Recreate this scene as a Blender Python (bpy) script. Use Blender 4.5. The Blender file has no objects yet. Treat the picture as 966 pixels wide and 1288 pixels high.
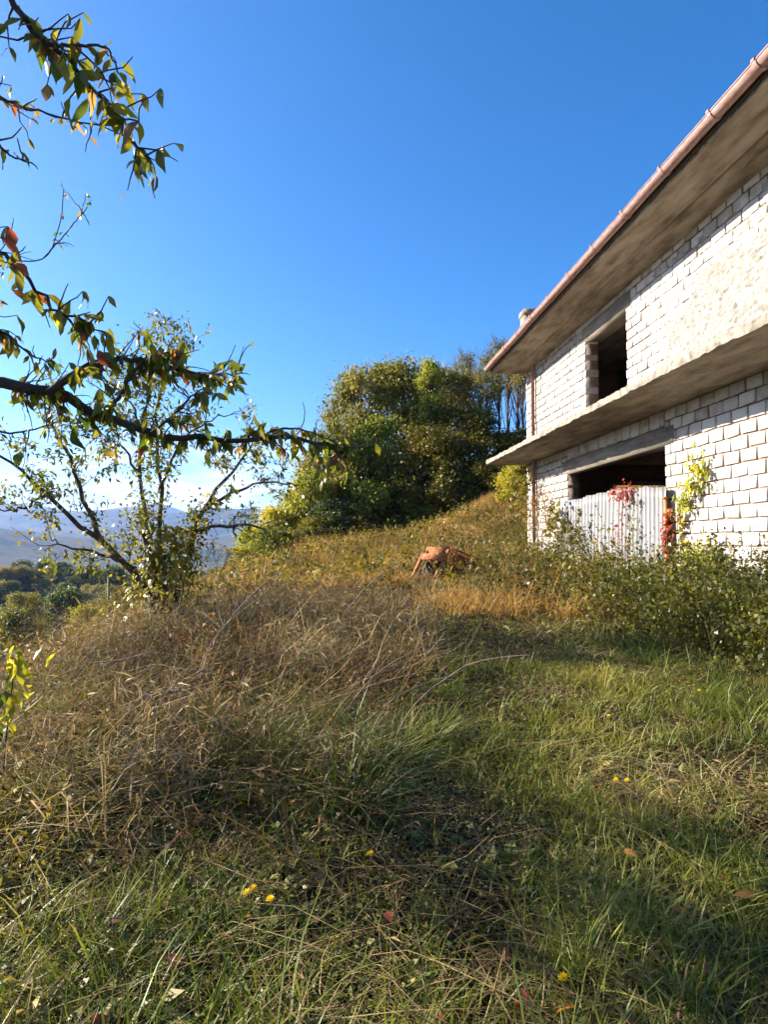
import bpy, math, random
import numpy as np
from mathutils import Vector, Matrix, Euler
R = math.radians
rng = np.random.default_rng(7); random.seed(7)
sc = bpy.context.scene; col = sc.collection

# ------------------------------------------------------------------ camera, sky, sun, exposure
FPX, EYE = 830.0, 1.6
YAW, PITCH = R(4.48), R(2.62)
cam = bpy.data.cameras.new('camera'); camo = bpy.data.objects.new('camera', cam); col.objects.link(camo)
cam.sensor_fit = 'HORIZONTAL'; cam.sensor_width = 36; cam.lens = 36 * FPX / 966
cam.clip_start = 0.05; cam.clip_end = 40000
camo.location = (0, 0, EYE); camo.rotation_euler = (R(90) + PITCH, 0, -YAW)
sc.camera = camo
SUN_AZ, SUN_EL = R(-70), R(23.5)          # from +Y towards +X
SUNV = Vector((math.sin(SUN_AZ) * math.cos(SUN_EL), math.cos(SUN_AZ) * math.cos(SUN_EL), math.sin(SUN_EL)))
w = bpy.data.worlds.new('World'); sc.world = w; w.use_nodes = True
nt = w.node_tree; bg = nt.nodes['Background']
sky = nt.nodes.new('ShaderNodeTexSky'); sky.sky_type = 'NISHITA'; sky.sun_disc = False
sky.sun_elevation = SUN_EL; sky.sun_rotation = SUN_AZ; sky.altitude = 600
sky.air_density = .8; sky.dust_density = 1.4; sky.ozone_density = 4.0
# a low bank of bright cloud lies all round the horizon
tc = nt.nodes.new('ShaderNodeTexCoord'); sep = nt.nodes.new('ShaderNodeSeparateXYZ'); nt.links.new(tc.outputs['Generated'], sep.inputs[0])
cmap = nt.nodes.new('ShaderNodeMapping'); cmap.inputs['Scale'].default_value = (3.2, 3.2, 15); nt.links.new(tc.outputs['Generated'], cmap.inputs[0])
cn = nt.nodes.new('ShaderNodeTexNoise'); cn.inputs['Scale'].default_value = 1.6; cn.inputs['Detail'].default_value = 7; cn.inputs['Roughness'].default_value = .55
nt.links.new(cmap.outputs[0], cn.inputs['Vector'])
cr = nt.nodes.new('ShaderNodeValToRGB'); cr.color_ramp.elements[0].position = .40; cr.color_ramp.elements[1].position = .58
nt.links.new(cn.outputs[0], cr.inputs[0])
er = nt.nodes.new('ShaderNodeValToRGB'); er.color_ramp.elements[0].position = 0.0; er.color_ramp.elements[0].color = (1, 1, 1, 1)
er.color_ramp.elements[1].position = .17; er.color_ramp.elements[1].color = (0, 0, 0, 1)
e2 = er.color_ramp.elements.new(.08); e2.color = (.8, .8, .8, 1)
nt.links.new(sep.outputs['Z'], er.inputs[0])
mm = nt.nodes.new('ShaderNodeMath'); mm.operation = 'MULTIPLY'; nt.links.new(cr.outputs[0], mm.inputs[0]); nt.links.new(er.outputs[0], mm.inputs[1])
mx = nt.nodes.new('ShaderNodeMix'); mx.data_type = 'RGBA'
nt.links.new(mm.outputs[0], mx.inputs[0]); hs = nt.nodes.new('ShaderNodeHueSaturation'); hs.inputs['Saturation'].default_value = 1.3; nt.links.new(sky.outputs[0], hs.inputs['Color']); nt.links.new(hs.outputs[0], mx.inputs[6]); mx.inputs[7].default_value = (7.5, 7.7, 8.2, 1)
nt.links.new(mx.outputs[2], bg.inputs['Color']); bg.inputs['Strength'].default_value = 0.076
sun = bpy.data.lights.new('sun', 'SUN'); sun.energy = 5.0; sun.angle = R(.55); sun.color = (1.0, .90, .76)
suno = bpy.data.objects.new('sun', sun); col.objects.link(suno); suno.rotation_euler = SUNV.to_track_quat('Z', 'Y').to_euler()
vs = sc.view_settings; vs.view_transform = 'Standard'; vs.look = 'None'; vs.gamma = 1; vs.exposure = 1.92
try: vs.use_curve_mapping = False
except Exception: pass
sc.cycles.max_bounces = 5; sc.cycles.diffuse_bounces = 2; sc.cycles.transmission_bounces = 2; sc.cycles.use_adaptive_sampling = True; sc.cycles.adaptive_threshold = .03; sc.cycles.volume_bounces = 0
sc.cycles.transparent_max_bounces = 8; sc.cycles.use_denoising = True

# ------------------------------------------------------------------ pixel helper (photograph pixels -> directions)
cF = Vector((math.sin(YAW) * math.cos(PITCH), math.cos(YAW) * math.cos(PITCH), math.sin(PITCH)))
cR = Vector((math.cos(YAW), -math.sin(YAW), 0)); cU = cR.cross(cF)
def at(px, py, y):
    d = cF + cR * ((px - 483) / FPX) - cU * ((py - 644) / FPX)
    return Vector((0, 0, EYE)) + d * (y / d.y)

# ------------------------------------------------------------------ noise
def hash2(ix, iy, s=0):
    h = (ix.astype(np.int64) * 374761393 + iy.astype(np.int64) * 668265263 + s * 974634777) & 0xffffffff
    h = ((h ^ (h >> 13)) * 1274126177) & 0xffffffff
    return ((h ^ (h >> 16)) & 0xffff) / 65535.0
def vnoise(x, y, s=0):
    x = np.asarray(x, float); y = np.asarray(y, float)
    ix = np.floor(x); iy = np.floor(y); fx = x - ix; fy = y - iy
    fx = fx * fx * (3 - 2 * fx); fy = fy * fy * (3 - 2 * fy)
    ix = ix.astype(np.int64); iy = iy.astype(np.int64)
    return (hash2(ix, iy, s) * (1 - fx) + hash2(ix + 1, iy, s) * fx) * (1 - fy) + (hash2(ix, iy + 1, s) * (1 - fx) + hash2(ix + 1, iy + 1, s) * fx) * fy
def fbm(x, y, s=0, o=4):
    t = 0; a = .5
    for k in range(o): t = t + a * vnoise(x * 2 ** k, y * 2 ** k, s + k); a *= .5
    return t / (1 - .5 ** o)
def sstep(a, b, x):
    t = np.clip((np.asarray(x, float) - a) / (b - a), 0, 1); return t * t * (3 - 2 * t)

# ------------------------------------------------------------------ terrain height
CP = np.array([(0,0,0),(0,-8,-.2),(-7,-6,-1.2),(7,-6,.2),(3,3,.06),(0,3,0),(-2.5,3,-.05),(1.2,5.5,.13),(1.8,8.5,.3),(1.5,12,.5),(2.5,17.5,.7),(0,16,.55),
 (-1.2,5.5,.2),(-1,8,.4),(-2.6,10,.42),(-3.1,6,.0),(6,4,.3),(6,10,.5),(6,15,.8),(6.2,21,1.2),(12,10,.9),(13,21,2.0),
 (-6,4,-1.1),(-6,9,-1.1),(-9,14,-2.6),(-14,8,-4.8),(-20,20,-6.5),(-6,18,-1.3),(-10,30,-2.8),(-17,45,-5.2),(-32,10,-10),
 (-5.4,35,.1),(-.8,35,1.9),(4.3,35,1.75),(8,33,3.8),(9,30,4.0),(0,24,.95),(4,24,1.3),(8.5,25,2.4),(-4,24,.1),
 (0,48,3.4),(10,48,7),(20,40,10),(20,25,6),(-9,48,-1.2),(14,62,10),(-12,62,-4)], float)
def _k(r2): return np.sqrt(r2 + 4.0)
_A = _k(((CP[:, None, :2] - CP[None, :, :2]) ** 2).sum(-1)); _n = len(CP)
_P = np.c_[np.ones(_n), CP[:, :2]]
_M = np.block([[_A, _P], [_P.T, np.zeros((3, 3))]])
_W = np.linalg.solve(_M, np.r_[CP[:, 2], 0, 0, 0])
def terr_local(x, y):
    out = np.empty(len(x))
    for i in range(0, len(x), 20000):
        xx, yy = x[i:i + 20000], y[i:i + 20000]
        out[i:i + 20000] = _k((xx[:, None] - CP[:, 0]) ** 2 + (yy[:, None] - CP[:, 1]) ** 2) @ _W[:_n] + _W[_n] + _W[_n + 1] * xx + _W[_n + 2] * yy
    return out
def terr_far(x, y):
    r = np.hypot(x, y)
    h = -9 - 26 * sstep(55, 230, r) - 35 * sstep(330, 1200, r)
    h = h + 24 * np.exp(-(((x - 45) / 42) ** 2 + ((y - 70) / 50) ** 2))
    a, b = R(-21), 265.0                                   # the wooded knoll in the valley
    kx, ky = b * math.sin(a), b * math.cos(a)
    h = h + 22 * np.exp(-(((x - kx) / 120) ** 2 + ((y - ky) / 55) ** 2))
    h = h + (fbm(x / 90, y / 90, 3) - .5) * 9 * sstep(70, 200, r)
    rid = 1 - np.abs(2 * fbm(x / 1700 + 4.3, y / 1700 + 1.7, 11, 5) - 1)
    sp = np.arctan2(x, y); h = h + 95 * np.exp(-((sp - R(-33)) / R(9)) ** 2) * np.exp(-((r - 2300) / 700) ** 2) * (.7 + .6 * fbm(x / 300, y / 300, 15, 4))
    h = h + sstep(1400, 3300, r) * (10 + 170 * fbm(x / 800, y / 800, 21, 5)) + sstep(3000, 6200, r) * (150 + 330 * (rid - .55) + 130 * (fbm(x / 600, y / 600, 5, 5) - .3))
    return h
def terr(x, y):
    x = np.atleast_1d(np.asarray(x, float)); y = np.atleast_1d(np.asarray(y, float)); r = np.hypot(x, y)
    t = sstep(50, 88, r); near = r < 90
    loc = np.zeros(len(x)); loc[near] = terr_local(x[near], y[near])
    loc = np.clip(loc, -14, 16) + (fbm(x / 1.1, y / 1.1, 2, 3) - .5) * (.14 + .30 * sstep(.6, -.4, x) * sstep(2.6, 4.5, y) * sstep(14, 11, y) + .25 * sstep(13, 17, y))
    return loc * (1 - t) + terr_far(x, y) * t
def gz(x, y): return float(terr(x, y)[0])

# ------------------------------------------------------------------ mesh collector
class MB:
    def __init__(s): s.v = []; s.q = []; s.r = []; s.n = 0
    def add(s, v, q, rnd=None):
        v = np.asarray(v, float); q = np.asarray(q, int)
        s.v.append(v); s.q.append(q + s.n); s.n += len(v)
        s.r.append(np.full(len(q), random.random()) if rnd is None else np.asarray(rnd, float))
    def mesh(s, name, mat, smooth=False):
        me = bpy.data.meshes.new(name)
        v = np.concatenate(s.v); q = np.concatenate(s.q); r = np.concatenate(s.r)
        me.vertices.add(len(v)); me.vertices.foreach_set('co', v.ravel())
        me.loops.add(q.size); me.loops.foreach_set('vertex_index', q.ravel().astype(np.int32))
        me.polygons.add(len(q)); me.polygons.foreach_set('loop_start', (np.arange(len(q)) * 4).astype(np.int32))
        a = me.attributes.new('rnd', 'FLOAT', 'FACE'); a.data.foreach_set('value', r.astype(np.float32))
        if smooth: me.polygons.foreach_set('use_smooth', np.ones(len(q), bool))
        me.update(calc_edges=True); me.validate()
        if mat: me.materials.append(mat)
        return me
    def build(s, name, mat, parent=None, smooth=False, kind=None):
        return link(name, s.mesh(name, mat, smooth), parent, kind)
    # shapes
    def box(s, x0, x1, y0, y1, z0, z1):
        v = [(x, y, z) for z in (z0, z1) for y in (y0, y1) for x in (x0, x1)]
        s.add(v, [(0, 2, 3, 1), (4, 5, 7, 6), (0, 1, 5, 4), (2, 6, 7, 3), (0, 4, 6, 2), (1, 3, 7, 5)])
    def beam(s, a, b, wx, wy, up=(0, 0, 1)):
        a, b = Vector(a), Vector(b); d = (b - a).normalized(); u = Vector(up)
        if abs(d.dot(u)) > .95: u = Vector((1, 0, 0))
        e = d.cross(u).normalized(); f = e.cross(d)
        v = [p + e * (wx / 2 * i) + f * (wy / 2 * j) for p in (a, b) for i, j in ((-1, -1), (1, -1), (1, 1), (-1, 1))]
        s.add([tuple(p) for p in v], [(0, 1, 2, 3), (7, 6, 5, 4), (0, 4, 5, 1), (1, 5, 6, 2), (2, 6, 7, 3), (3, 7, 4, 0)])
    def tube(s, pts, rad, n=6, cap=True):
        P = np.asarray([tuple(p) for p in pts], float); m = len(P)
        rad = np.broadcast_to(np.asarray(rad, float), (m,))
        T = np.gradient(P, axis=0); T /= np.linalg.norm(T, axis=1)[:, None] + 1e-9
        ref = np.array([0, 0, 1.]) if abs(T[0, 2]) < .9 else np.array([1., 0, 0])
        A = np.cross(T, ref); A /= np.linalg.norm(A, axis=1)[:, None] + 1e-9; B = np.cross(T, A)
        an = np.arange(n) * 2 * math.pi / n
        V = P[:, None] + rad[:, None, None] * (np.cos(an)[None, :, None] * A[:, None] + np.sin(an)[None, :, None] * B[:, None])
        i = np.arange(m - 1)[:, None] * n; j = np.arange(n)[None]; j2 = (j + 1) % n
        q = np.stack([i + j, i + j2, i + n + j2, i + n + j], -1).reshape(-1, 4)
        s.add(V.reshape(-1, 3), q)
        if cap and n % 2 == 0:
            for o in (0, (m - 1) * n):
                s.q.append(np.array([(o, o + k, o + k + 1, o + k + 2) for k in range(1, n - 2, 2)]) + s.n - m * n); s.r.append(np.full(len(s.q[-1]), .5))
    def leaves(s, P, D, N, L, W, fold=.25, base=.42):
        """one folded diamond per leaf"""
        P, D, N = map(lambda a: np.asarray(a, float), (P, D, N)); n = len(P)
        L = np.broadcast_to(L, (n,))[:, None]; W = np.broadcast_to(W, (n,))[:, None]
        D = D / (np.linalg.norm(D, axis=1)[:, None] + 1e-9); S = np.cross(D, N); S /= np.linalg.norm(S, axis=1)[:, None] + 1e-9; N = np.cross(S, D)
        a = P; b = P + D * L * base + S * W / 2 + N * W * fold; c = P + D * L - N * L * .12; d = P + D * L * base - S * W / 2 + N * W * fold
        V = np.stack([a, b, c, d], 1).reshape(-1, 3)
        s.add(V, np.arange(4 * n).reshape(-1, 4), rng.random(n))
def link(name, me, parent=None, kind=None):
    o = bpy.data.objects.new(name, me); col.objects.link(o)
    if parent is not None: o.parent = parent
    if kind: o['kind'] = kind
    return o
def tag(o, label, cat, group=None, kind=None):
    o['label'] = label; o['category'] = cat
    if group: o['group'] = group
    if kind: o['kind'] = kind
    return o
def thing(name, label, cat, loc=(0, 0, 0), group=None):
    o = bpy.data.objects.new(name, None); o.empty_display_size = .2; col.objects.link(o); o.location = loc
    return tag(o, label, cat, group)
def local(o, loc): o.location = Vector(o.location) - Vector(loc)
def unit(n):
    v = rng.normal(size=(n, 3)); return v / np.linalg.norm(v, axis=1)[:, None]

# ------------------------------------------------------------------ materials
def newmat(name):
    m = bpy.data.materials.new(name); m.use_nodes = True; return m, m.node_tree, m.node_tree.nodes['Principled BSDF']
def ramp(nt, cols, fac):
    r = nt.nodes.new('ShaderNodeValToRGB'); e = r.color_ramp.elements
    while len(e) < len(cols): e.new(.5)
    for k, c in enumerate(cols):
        p, c = c if isinstance(c[1], tuple) else (k / (len(cols) - 1), c)
        e[k].position = p; e[k].color = (*c, 1)
    nt.links.new(fac, r.inputs[0]); return r.outputs[0]
def noise(nt, scale, detail=5, rough=.55, vec=None, map_scale=None):
    n = nt.nodes.new('ShaderNodeTexNoise'); n.inputs['Scale'].default_value = scale; n.inputs['Detail'].default_value = detail; n.inputs['Roughness'].default_value = rough
    if vec is None:
        g = nt.nodes.new('ShaderNodeNewGeometry'); vec = g.outputs['Position']
    if map_scale:
        mp = nt.nodes.new('ShaderNodeMapping'); mp.inputs['Scale'].default_value = map_scale; nt.links.new(vec, mp.inputs[0]); vec = mp.outputs[0]
    nt.links.new(vec, n.inputs['Vector']); return n.outputs[0]
def math2(nt, op, a, b):
    m = nt.nodes.new('ShaderNodeMath'); m.operation = op
    for k, x in enumerate((a, b)):
        if isinstance(x, (int, float)): m.inputs[k].default_value = x
        else: nt.links.new(x, m.inputs[k])
    return m.outputs[0]
def bump(nt, bs, h, strength, dist):
    b = nt.nodes.new('ShaderNodeBump'); b.inputs['Strength'].default_value = strength; b.inputs['Distance'].default_value = dist
    nt.links.new(h, b.inputs['Height']); nt.links.new(b.outputs[0], bs.inputs['Normal'])
def surf(name, cols, scale=3, rough=.9, bscale=30, bstr=.4, bdist=.01, detail=6, map_scale=None, metal=0, obj_rand=0.0, spec=.3):
    m, nt, bs = newmat(name)
    f = noise(nt, scale, detail, .6, map_scale=map_scale)
    if obj_rand:
        oi = nt.nodes.new('ShaderNodeObjectInfo')
        f = math2(nt, 'ADD', f, math2(nt, 'MULTIPLY', math2(nt, 'SUBTRACT', oi.outputs['Random'], .5), obj_rand))
    nt.links.new(ramp(nt, cols, f), bs.inputs['Base Color']); bs.inputs['Roughness'].default_value = rough; bs.inputs['Metallic'].default_value = metal
    bs.inputs['Specular IOR Level'].default_value = spec
    if bstr: bump(nt, bs, noise(nt, bscale, 5, .65), bstr, bdist)
    return m
def leafm(name, cols, trans=.45, rough=.55, nscale=.6, wn=.7, wr=.45, wo=.35, spec=.25, tint=(1.25, 1.2, .5)):
    """leaf/blade stuff: colour from per-leaf, per-instance and place-to-place variation"""
    m, nt, bs = newmat(name)
    at_ = nt.nodes.new('ShaderNodeAttribute'); at_.attribute_name = 'rnd'
    oi = nt.nodes.new('ShaderNodeObjectInfo')
    f = math2(nt, 'MULTIPLY', at_.outputs['Fac'], wr)
    f = math2(nt, 'ADD', f, math2(nt, 'MULTIPLY', oi.outputs['Random'], wo))
    f = math2(nt, 'ADD', f, math2(nt, 'MULTIPLY', math2(nt, 'SUBTRACT', noise(nt, nscale, 1.5), .5), wn * 2))
    f = math2(nt, 'ADD', f, (1 - wr - wo) / 2)
    c = ramp(nt, cols, f)
    nt.links.new(c, bs.inputs['Base Color']); bs.inputs['Roughness'].default_value = rough; bs.inputs['Specular IOR Level'].default_value = spec
    tr = nt.nodes.new('ShaderNodeBsdfTranslucent')
    mu = nt.nodes.new('ShaderNodeMix'); mu.data_type = 'RGBA'; mu.blend_type = 'MULTIPLY'; mu.inputs[0].default_value = 1
    nt.links.new(c, mu.inputs[6]); mu.inputs[7].default_value = (*tint, 1); nt.links.new(mu.outputs[2], tr.inputs['Color'])
    mix = nt.nodes.new('ShaderNodeMixShader'); mix.inputs[0].default_value = trans
    nt.links.new(bs.outputs[0], mix.inputs[1]); nt.links.new(tr.outputs[0], mix.inputs[2])
    nt.links.new(mix.outputs[0], nt.nodes['Material Output'].inputs['Surface'])
    return m
M = {}
M['soil'] = surf('soil', [(.25, (.02, .014, .008)), (.5, (.05, .036, .02)), (.75, (.095, .075, .035))], 2.2, .95, 18, .9, .05)
M['block'] = surf('block', [(.25, (.34, .305, .27)), (.45, (.48, .45, .415)), (.75, (.57, .545, .51))], 5, .92, 45, .7, .01, obj_rand=.6)
M['mortar'] = surf('mortar', [(.3, (.15, .10, .075)), (.7, (.29, .22, .175))], 7, .95, 50, .8, .012)
M['plaster'] = surf('plaster', [(.3, (.20, .183, .158)), (.5, (.29, .272, .243)), (.7, (.37, .35, .32))], 9, .95, 60, .8, .03)
M['concrete'] = surf('concrete', [(.28, (.09, .068, .048)), (.42, (.19, .15, .11)), (.56, (.28, .235, .18)), (.74, (.36, .31, .25))], 1.6, .92, 25, .7, .015, map_scale=(2.8, .8, 3), detail=10)
M['lintel'] = surf('lintel_concrete', [(.3, (.15, .125, .10)), (.55, (.26, .23, .19)), (.8, (.34, .31, .27))], 2.5, .92, 40, .4, .008, map_scale=(1, .5, 2))
M['edge'] = surf('slab_edge', [(.3, (.10, .085, .065)), (.5, (.24, .21, .17)), (.75, (.40, .36, .30))], 7, .95, 40, .8, .02)
M['inner'] = surf('inner_brick', [(.3, (.20, .12, .085)), (.7, (.34, .22, .16))], 3, .95, 30, .5, .01)
M['gutter'] = surf('gutter', [(.3, (.17, .085, .07)), (.45, (.29, .17, .145)), (.7, (.38, .25, .225))], 7, .7, 30, .15, .003, map_scale=(3, 1, 3), spec=.4)
M['pipe'] = surf('pipe', [(.3, (.20, .10, .065)), (.7, (.32, .18, .125))], 5, .6, 0, 0, 0, spec=.5)
M['tile'] = surf('roof_tile', [(.3, (.22, .08, .05)), (.7, (.35, .14, .09))], 4, .85, 40, .4, .01)
M['zinc'] = surf('zinc', [(.3, (.13, .125, .12)), (.5, (.20, .20, .205)), (.75, (.25, .25, .26))], 2.5, .55, 30, .1, .003, map_scale=(1, 3, .35), metal=.0, spec=.6)
M['rust'] = surf('rust', [(.3, (.30, .09, .035)), (.7, (.55, .22, .09))], 9, .85, 50, .5, .006)
M['orange'] = surf('orange_paint', [(.3, (.12, .04, .02)), (.45, (.30, .10, .035)), (.6, (.42, .16, .06)), (.8, (.46, .24, .13))], 9, .8, 40, .5, .006)
M['redpaint'] = surf('red_paint', [(.3, (.20, .03, .015)), (.7, (.42, .08, .04))], 6, .6, 30, .3, .004)
M['iron'] = surf('iron', [(.3, (.025, .02, .018)), (.7, (.08, .06, .05))], 6, .7, 30, .4, .004)
M['bark'] = surf('bark', [(.25, (.03, .022, .016)), (.5, (.085, .062, .045)), (.75, (.16, .125, .095))], 14, .92, 55, .9, .012, map_scale=(1, 1, .4))
M['bark2'] = surf('bark_grey', [(.25, (.06, .045, .034)), (.5, (.15, .115, .085)), (.75, (.25, .20, .15))], 12, .92, 45, .8, .012, map_scale=(1, 1, .4))
M['deadwood'] = surf('dead_wood', [(.25, (.10, .075, .055)), (.5, (.24, .19, .145)), (.75, (.40, .34, .27))], 16, .9, 60, .7, .006)
G0, G1, G2 = (.028, .052, .012), (.065, .105, .020), (.135, .165, .035)
M['grass'] = leafm('grass_blade', [(0.028, 0.043, 0.008), (0.093, 0.121, 0.018), (0.201, 0.223, 0.033), (0.524, 0.407, 0.108)], .34, .48, .8, spec=.3)  # grass and straw ramps widened: shadow and highlight contrast put into the colour
M['tallgrass'] = leafm('tall_grass_blade', [(0.021, 0.039, 0.007), (0.070, 0.106, 0.016), (0.180, 0.201, 0.039), (0.519, 0.406, 0.166)], .34, .48, 1.1, spec=.3)
M['straw'] = leafm('straw_blade', [(0.047, 0.027, 0.013), (0.176, 0.115, 0.050), (0.395, 0.286, 0.129), (0.600, 0.600, 0.327)], .22, .6, .7, spec=.2, tint=(1.1, 1, .75))
M['meadow'] = leafm('meadow_blade', [(0.075, 0.062, 0.015), (0.213, 0.148, 0.038), (0.448, 0.270, 0.095), (0.600, 0.402, 0.170)], .4, .55, .35, tint=(1.15, 1.05, .6))
M['herb'] = leafm('herb_leaf', [(0.029, 0.042, 0.013), (0.081, 0.108, 0.026), (0.194, 0.203, 0.059), (0.433, 0.309, 0.113)], .3, .5, 1.2, spec=.3)
M['bramble'] = leafm('bramble_leaf', [(0.033, 0.039, 0.008), (0.095, 0.100, 0.017), (0.226, 0.201, 0.034), (0.471, 0.324, 0.073)], .35, .45, .8, spec=.4)
M['scrub'] = leafm('scrub_leaf', [(0.033, 0.036, 0.008), (0.096, 0.093, 0.015), (0.208, 0.168, 0.032), (0.367, 0.246, 0.065)], .4, .5, .35, spec=.3)
M['redweed'] = leafm('red_weed', [(0.060, 0.024, 0.012), (0.149, 0.070, 0.031), (0.232, 0.155, 0.058), (0.196, 0.196, 0.057)], .35, .55, .7, tint=(1.2, .95, .5))
M['litter'] = leafm('litter_leaf', [(0.045, 0.023, 0.013), (0.146, 0.078, 0.044), (0.338, 0.221, 0.143)], .2, .6, 2)
M['c_olive'] = leafm('olive_crown', [(0.086, 0.093, 0.020), (0.158, 0.154, 0.031), (0.238, 0.213, 0.044), (0.350, 0.261, 0.064)], .35, .55, .45)
M['c_brown'] = leafm('bronze_crown', [(0.073, 0.082, 0.020), (0.145, 0.148, 0.033), (0.234, 0.216, 0.054), (0.340, 0.273, 0.074)], .35, .55, .5)
M['c_green'] = leafm('green_crown', [(0.091, 0.129, 0.022), (0.200, 0.242, 0.035), (0.323, 0.341, 0.049), (0.491, 0.428, 0.071)], .35, .55, .5)
M['c_shade'] = leafm('shaded_crown', [(0.049, 0.055, 0.012), (0.102, 0.100, 0.018), (0.183, 0.156, 0.027), (0.315, 0.217, 0.042)], .3, .5, .5)  # dark leaf green, with the wood's shade put into the colour
M['c_yellow'] = leafm('yellow_crown', [(0.167, 0.174, 0.024), (0.307, 0.293, 0.035), (0.462, 0.390, 0.051), (0.480, 0.437, 0.070)], .45, .55, .6)
M['c_blue'] = leafm('bluegreen_crown', [(0.052, 0.081, 0.038), (0.102, 0.140, 0.060), (0.166, 0.201, 0.079), (0.245, 0.245, 0.105)], .3, .5, .6)
M['c_orange'] = leafm('orange_crown', [(.16, .075, .02), (.28, .14, .035), (.34, .2, .06), (.25, .2, .06)], .4, .55, .8)
M['c_far'] = leafm('far_crown', [(0.040, 0.058, 0.016), (0.096, 0.119, 0.029), (0.221, 0.207, 0.053), (0.452, 0.291, 0.096)], .3, .6, .02, wn=.5, wr=.25, wo=.7)
M['c_bare'] = leafm('bare_twig', [(.10, .07, .05), (.16, .11, .08), (.2, .15, .11)], .1, .8, 1)
M['vine'] = leafm('vine_leaf', [(.10, .13, .015), (.24, .26, .025), (.42, .38, .035), (.5, .38, .05)], .5, .45, 2.5)
M['creeper'] = leafm('red_creeper_leaf', [(.16, .02, .015), (.33, .06, .03), (.42, .13, .06)], .45, .45, 3, tint=(1.2, .8, .6))
M['ivy'] = leafm('ivy_leaf', [(0.083, 0.090, 0.018), (0.198, 0.188, 0.030), (0.363, 0.300, 0.045), (0.544, 0.375, 0.075)], .45, .4, 3, spec=.5)
M['plum'] = leafm('plum_leaf', [(0.065, 0.085, 0.018), (0.130, 0.143, 0.026), (0.247, 0.221, 0.039), (0.429, 0.221, 0.065)], .5, .4, 2.5, spec=.45)
NL = {'green': [(.03, .055, .014), (.06, .095, .02), (.10, .125, .026)], 'yellow': [(.15, .17, .02), (.26, .25, .03), (.33, .26, .04)],
      'orange': [(.26, .09, .025), (.38, .15, .04), (.42, .22, .07)], 'red': [(.15, .035, .022), (.26, .07, .04), (.30, .12, .07)], 'brown': [(.10, .06, .035), (.17, .10, .06), (.24, .16, .10)]}
for k, c in NL.items(): M['leaf_' + k] = leafm('leaf_' + k, [tuple(1.35 * q for q in t) for t in c], .62, .4, 9, .6, .2, .5, spec=.45)
M['petal'] = leafm('petal', [(.75, .50, .01), (.85, .62, .02)], .3)

# ------------------------------------------------------------------ ground, one sheet out to the mountains
def ground():
    rad = np.r_[np.arange(0.6, 14, .4), np.arange(14, 44, .8), 44 * 1.065 ** np.arange(0, 86)]
    rad = rad[rad < 9000]; na = 330
    an = np.arange(na) * 2 * math.pi / na
    X = np.r_[0, (rad[:, None] * np.sin(an)).ravel()]; Y = np.r_[0, (rad[:, None] * np.cos(an)).ravel()]
    Z = terr(X, Y); i = np.arange(len(rad) - 1)[:, None] * na + 1; j = np.arange(na)[None]; j2 = (j + 1) % na
    q = np.stack([i + j, i + na + j, i + na + j2, i + j2], -1).reshape(-1, 4)
    cen = np.array([(0, 1 + k, 1 + k + 1, 1 + (k + 2) % na) for k in range(0, na - 1, 2)])
    mb = MB(); mb.add(np.c_[X, Y, Z], np.r_[q, cen])
    m, nt, bs = newmat('terrain')
    g = nt.nodes.new('ShaderNodeNewGeometry'); ln = nt.nodes.new('ShaderNodeVectorMath'); ln.operation = 'LENGTH'; nt.links.new(g.outputs['Position'], ln.inputs[0])
    near = ramp(nt, [(.25, (.014, .010, .006)), (.5, (.034, .025, .014)), (.75, (.065, .055, .027))], noise(nt, 2.5, 6, .65))
    mid = ramp(nt, [(.36, (.055, .07, .018)), (.5, (.13, .13, .04)), (.62, (.20, .165, .07))], noise(nt, .05, 5, .6))
    far = ramp(nt, [(.38, (.03, .042, .018)), (.47, (.06, .068, .028)), (.54, (.13, .115, .055)), (.62, (.07, .06, .03))], noise(nt, .0035, 9, .68))
    def mixc(a, b, lo, hi):
        mr = nt.nodes.new('ShaderNodeMapRange'); mr.inputs[1].default_value = lo; mr.inputs[2].default_value = hi; nt.links.new(ln.outputs['Value'], mr.inputs[0])
        x = nt.nodes.new('ShaderNodeMix'); x.data_type = 'RGBA'; nt.links.new(mr.outputs[0], x.inputs[0]); nt.links.new(a, x.inputs[6]); nt.links.new(b, x.inputs[7]); return x.outputs[2]
    nt.links.new(mixc(mixc(near, mid, 24, 40), far, 300, 900), bs.inputs['Base Color']); bs.inputs['Roughness'].default_value = 1; bs.inputs['Specular IOR Level'].default_value = .05
    bump(nt, bs, noise(nt, 9, 6, .7), .7, .05)
    o = mb.build('ground', m, smooth=True, kind='structure'); o['label'] = 'rough hillside ground falling to a valley and distant hills'
ground()

# ------------------------------------------------------------------ house
WX, Y0, Y1 = 6.18, 3.2, 20.55          # front wall face (towards -x), near and far end
ZS, ST, ZE, XB = 4.06, .14, 7.06, 13.4  # balcony underside, slab thickness, eave underside, rear wall
H, L = .21, .41
house = thing('house', 'unfinished two storey house of white blocks with bare concrete balcony slab', 'house', (WX, Y1, gz(WX, Y1)))
hl = Vector(house.location)
def hpart(mb, name, mat, parent=None, smooth=False, kind=None):
    o = mb.build(name, mat, parent or house, smooth, kind)
    if parent is None: o.location = -hl
    return o
BI = .03                              # joints recessed by this much
LO = (11.8, 16.9, ZS - 9, 3.40)       # garage opening  y0 y1 z0 z1
UP = (13.33, 15.57, ZS + ST, 6.52)      # balcony door
TH = .31
core = MB(); c0, c1 = WX + BI, WX + TH
def wallbox(y0, y1, z0, z1): core.box(c0, c1, y0, y1, z0, z1)
E = .012
wallbox(Y0, LO[0] - E, -.4, ZS); wallbox(LO[1] + E, Y1 - E, -.4, ZS); wallbox(LO[0] - E, LO[1] + E, LO[3] + .33, ZS)
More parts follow.
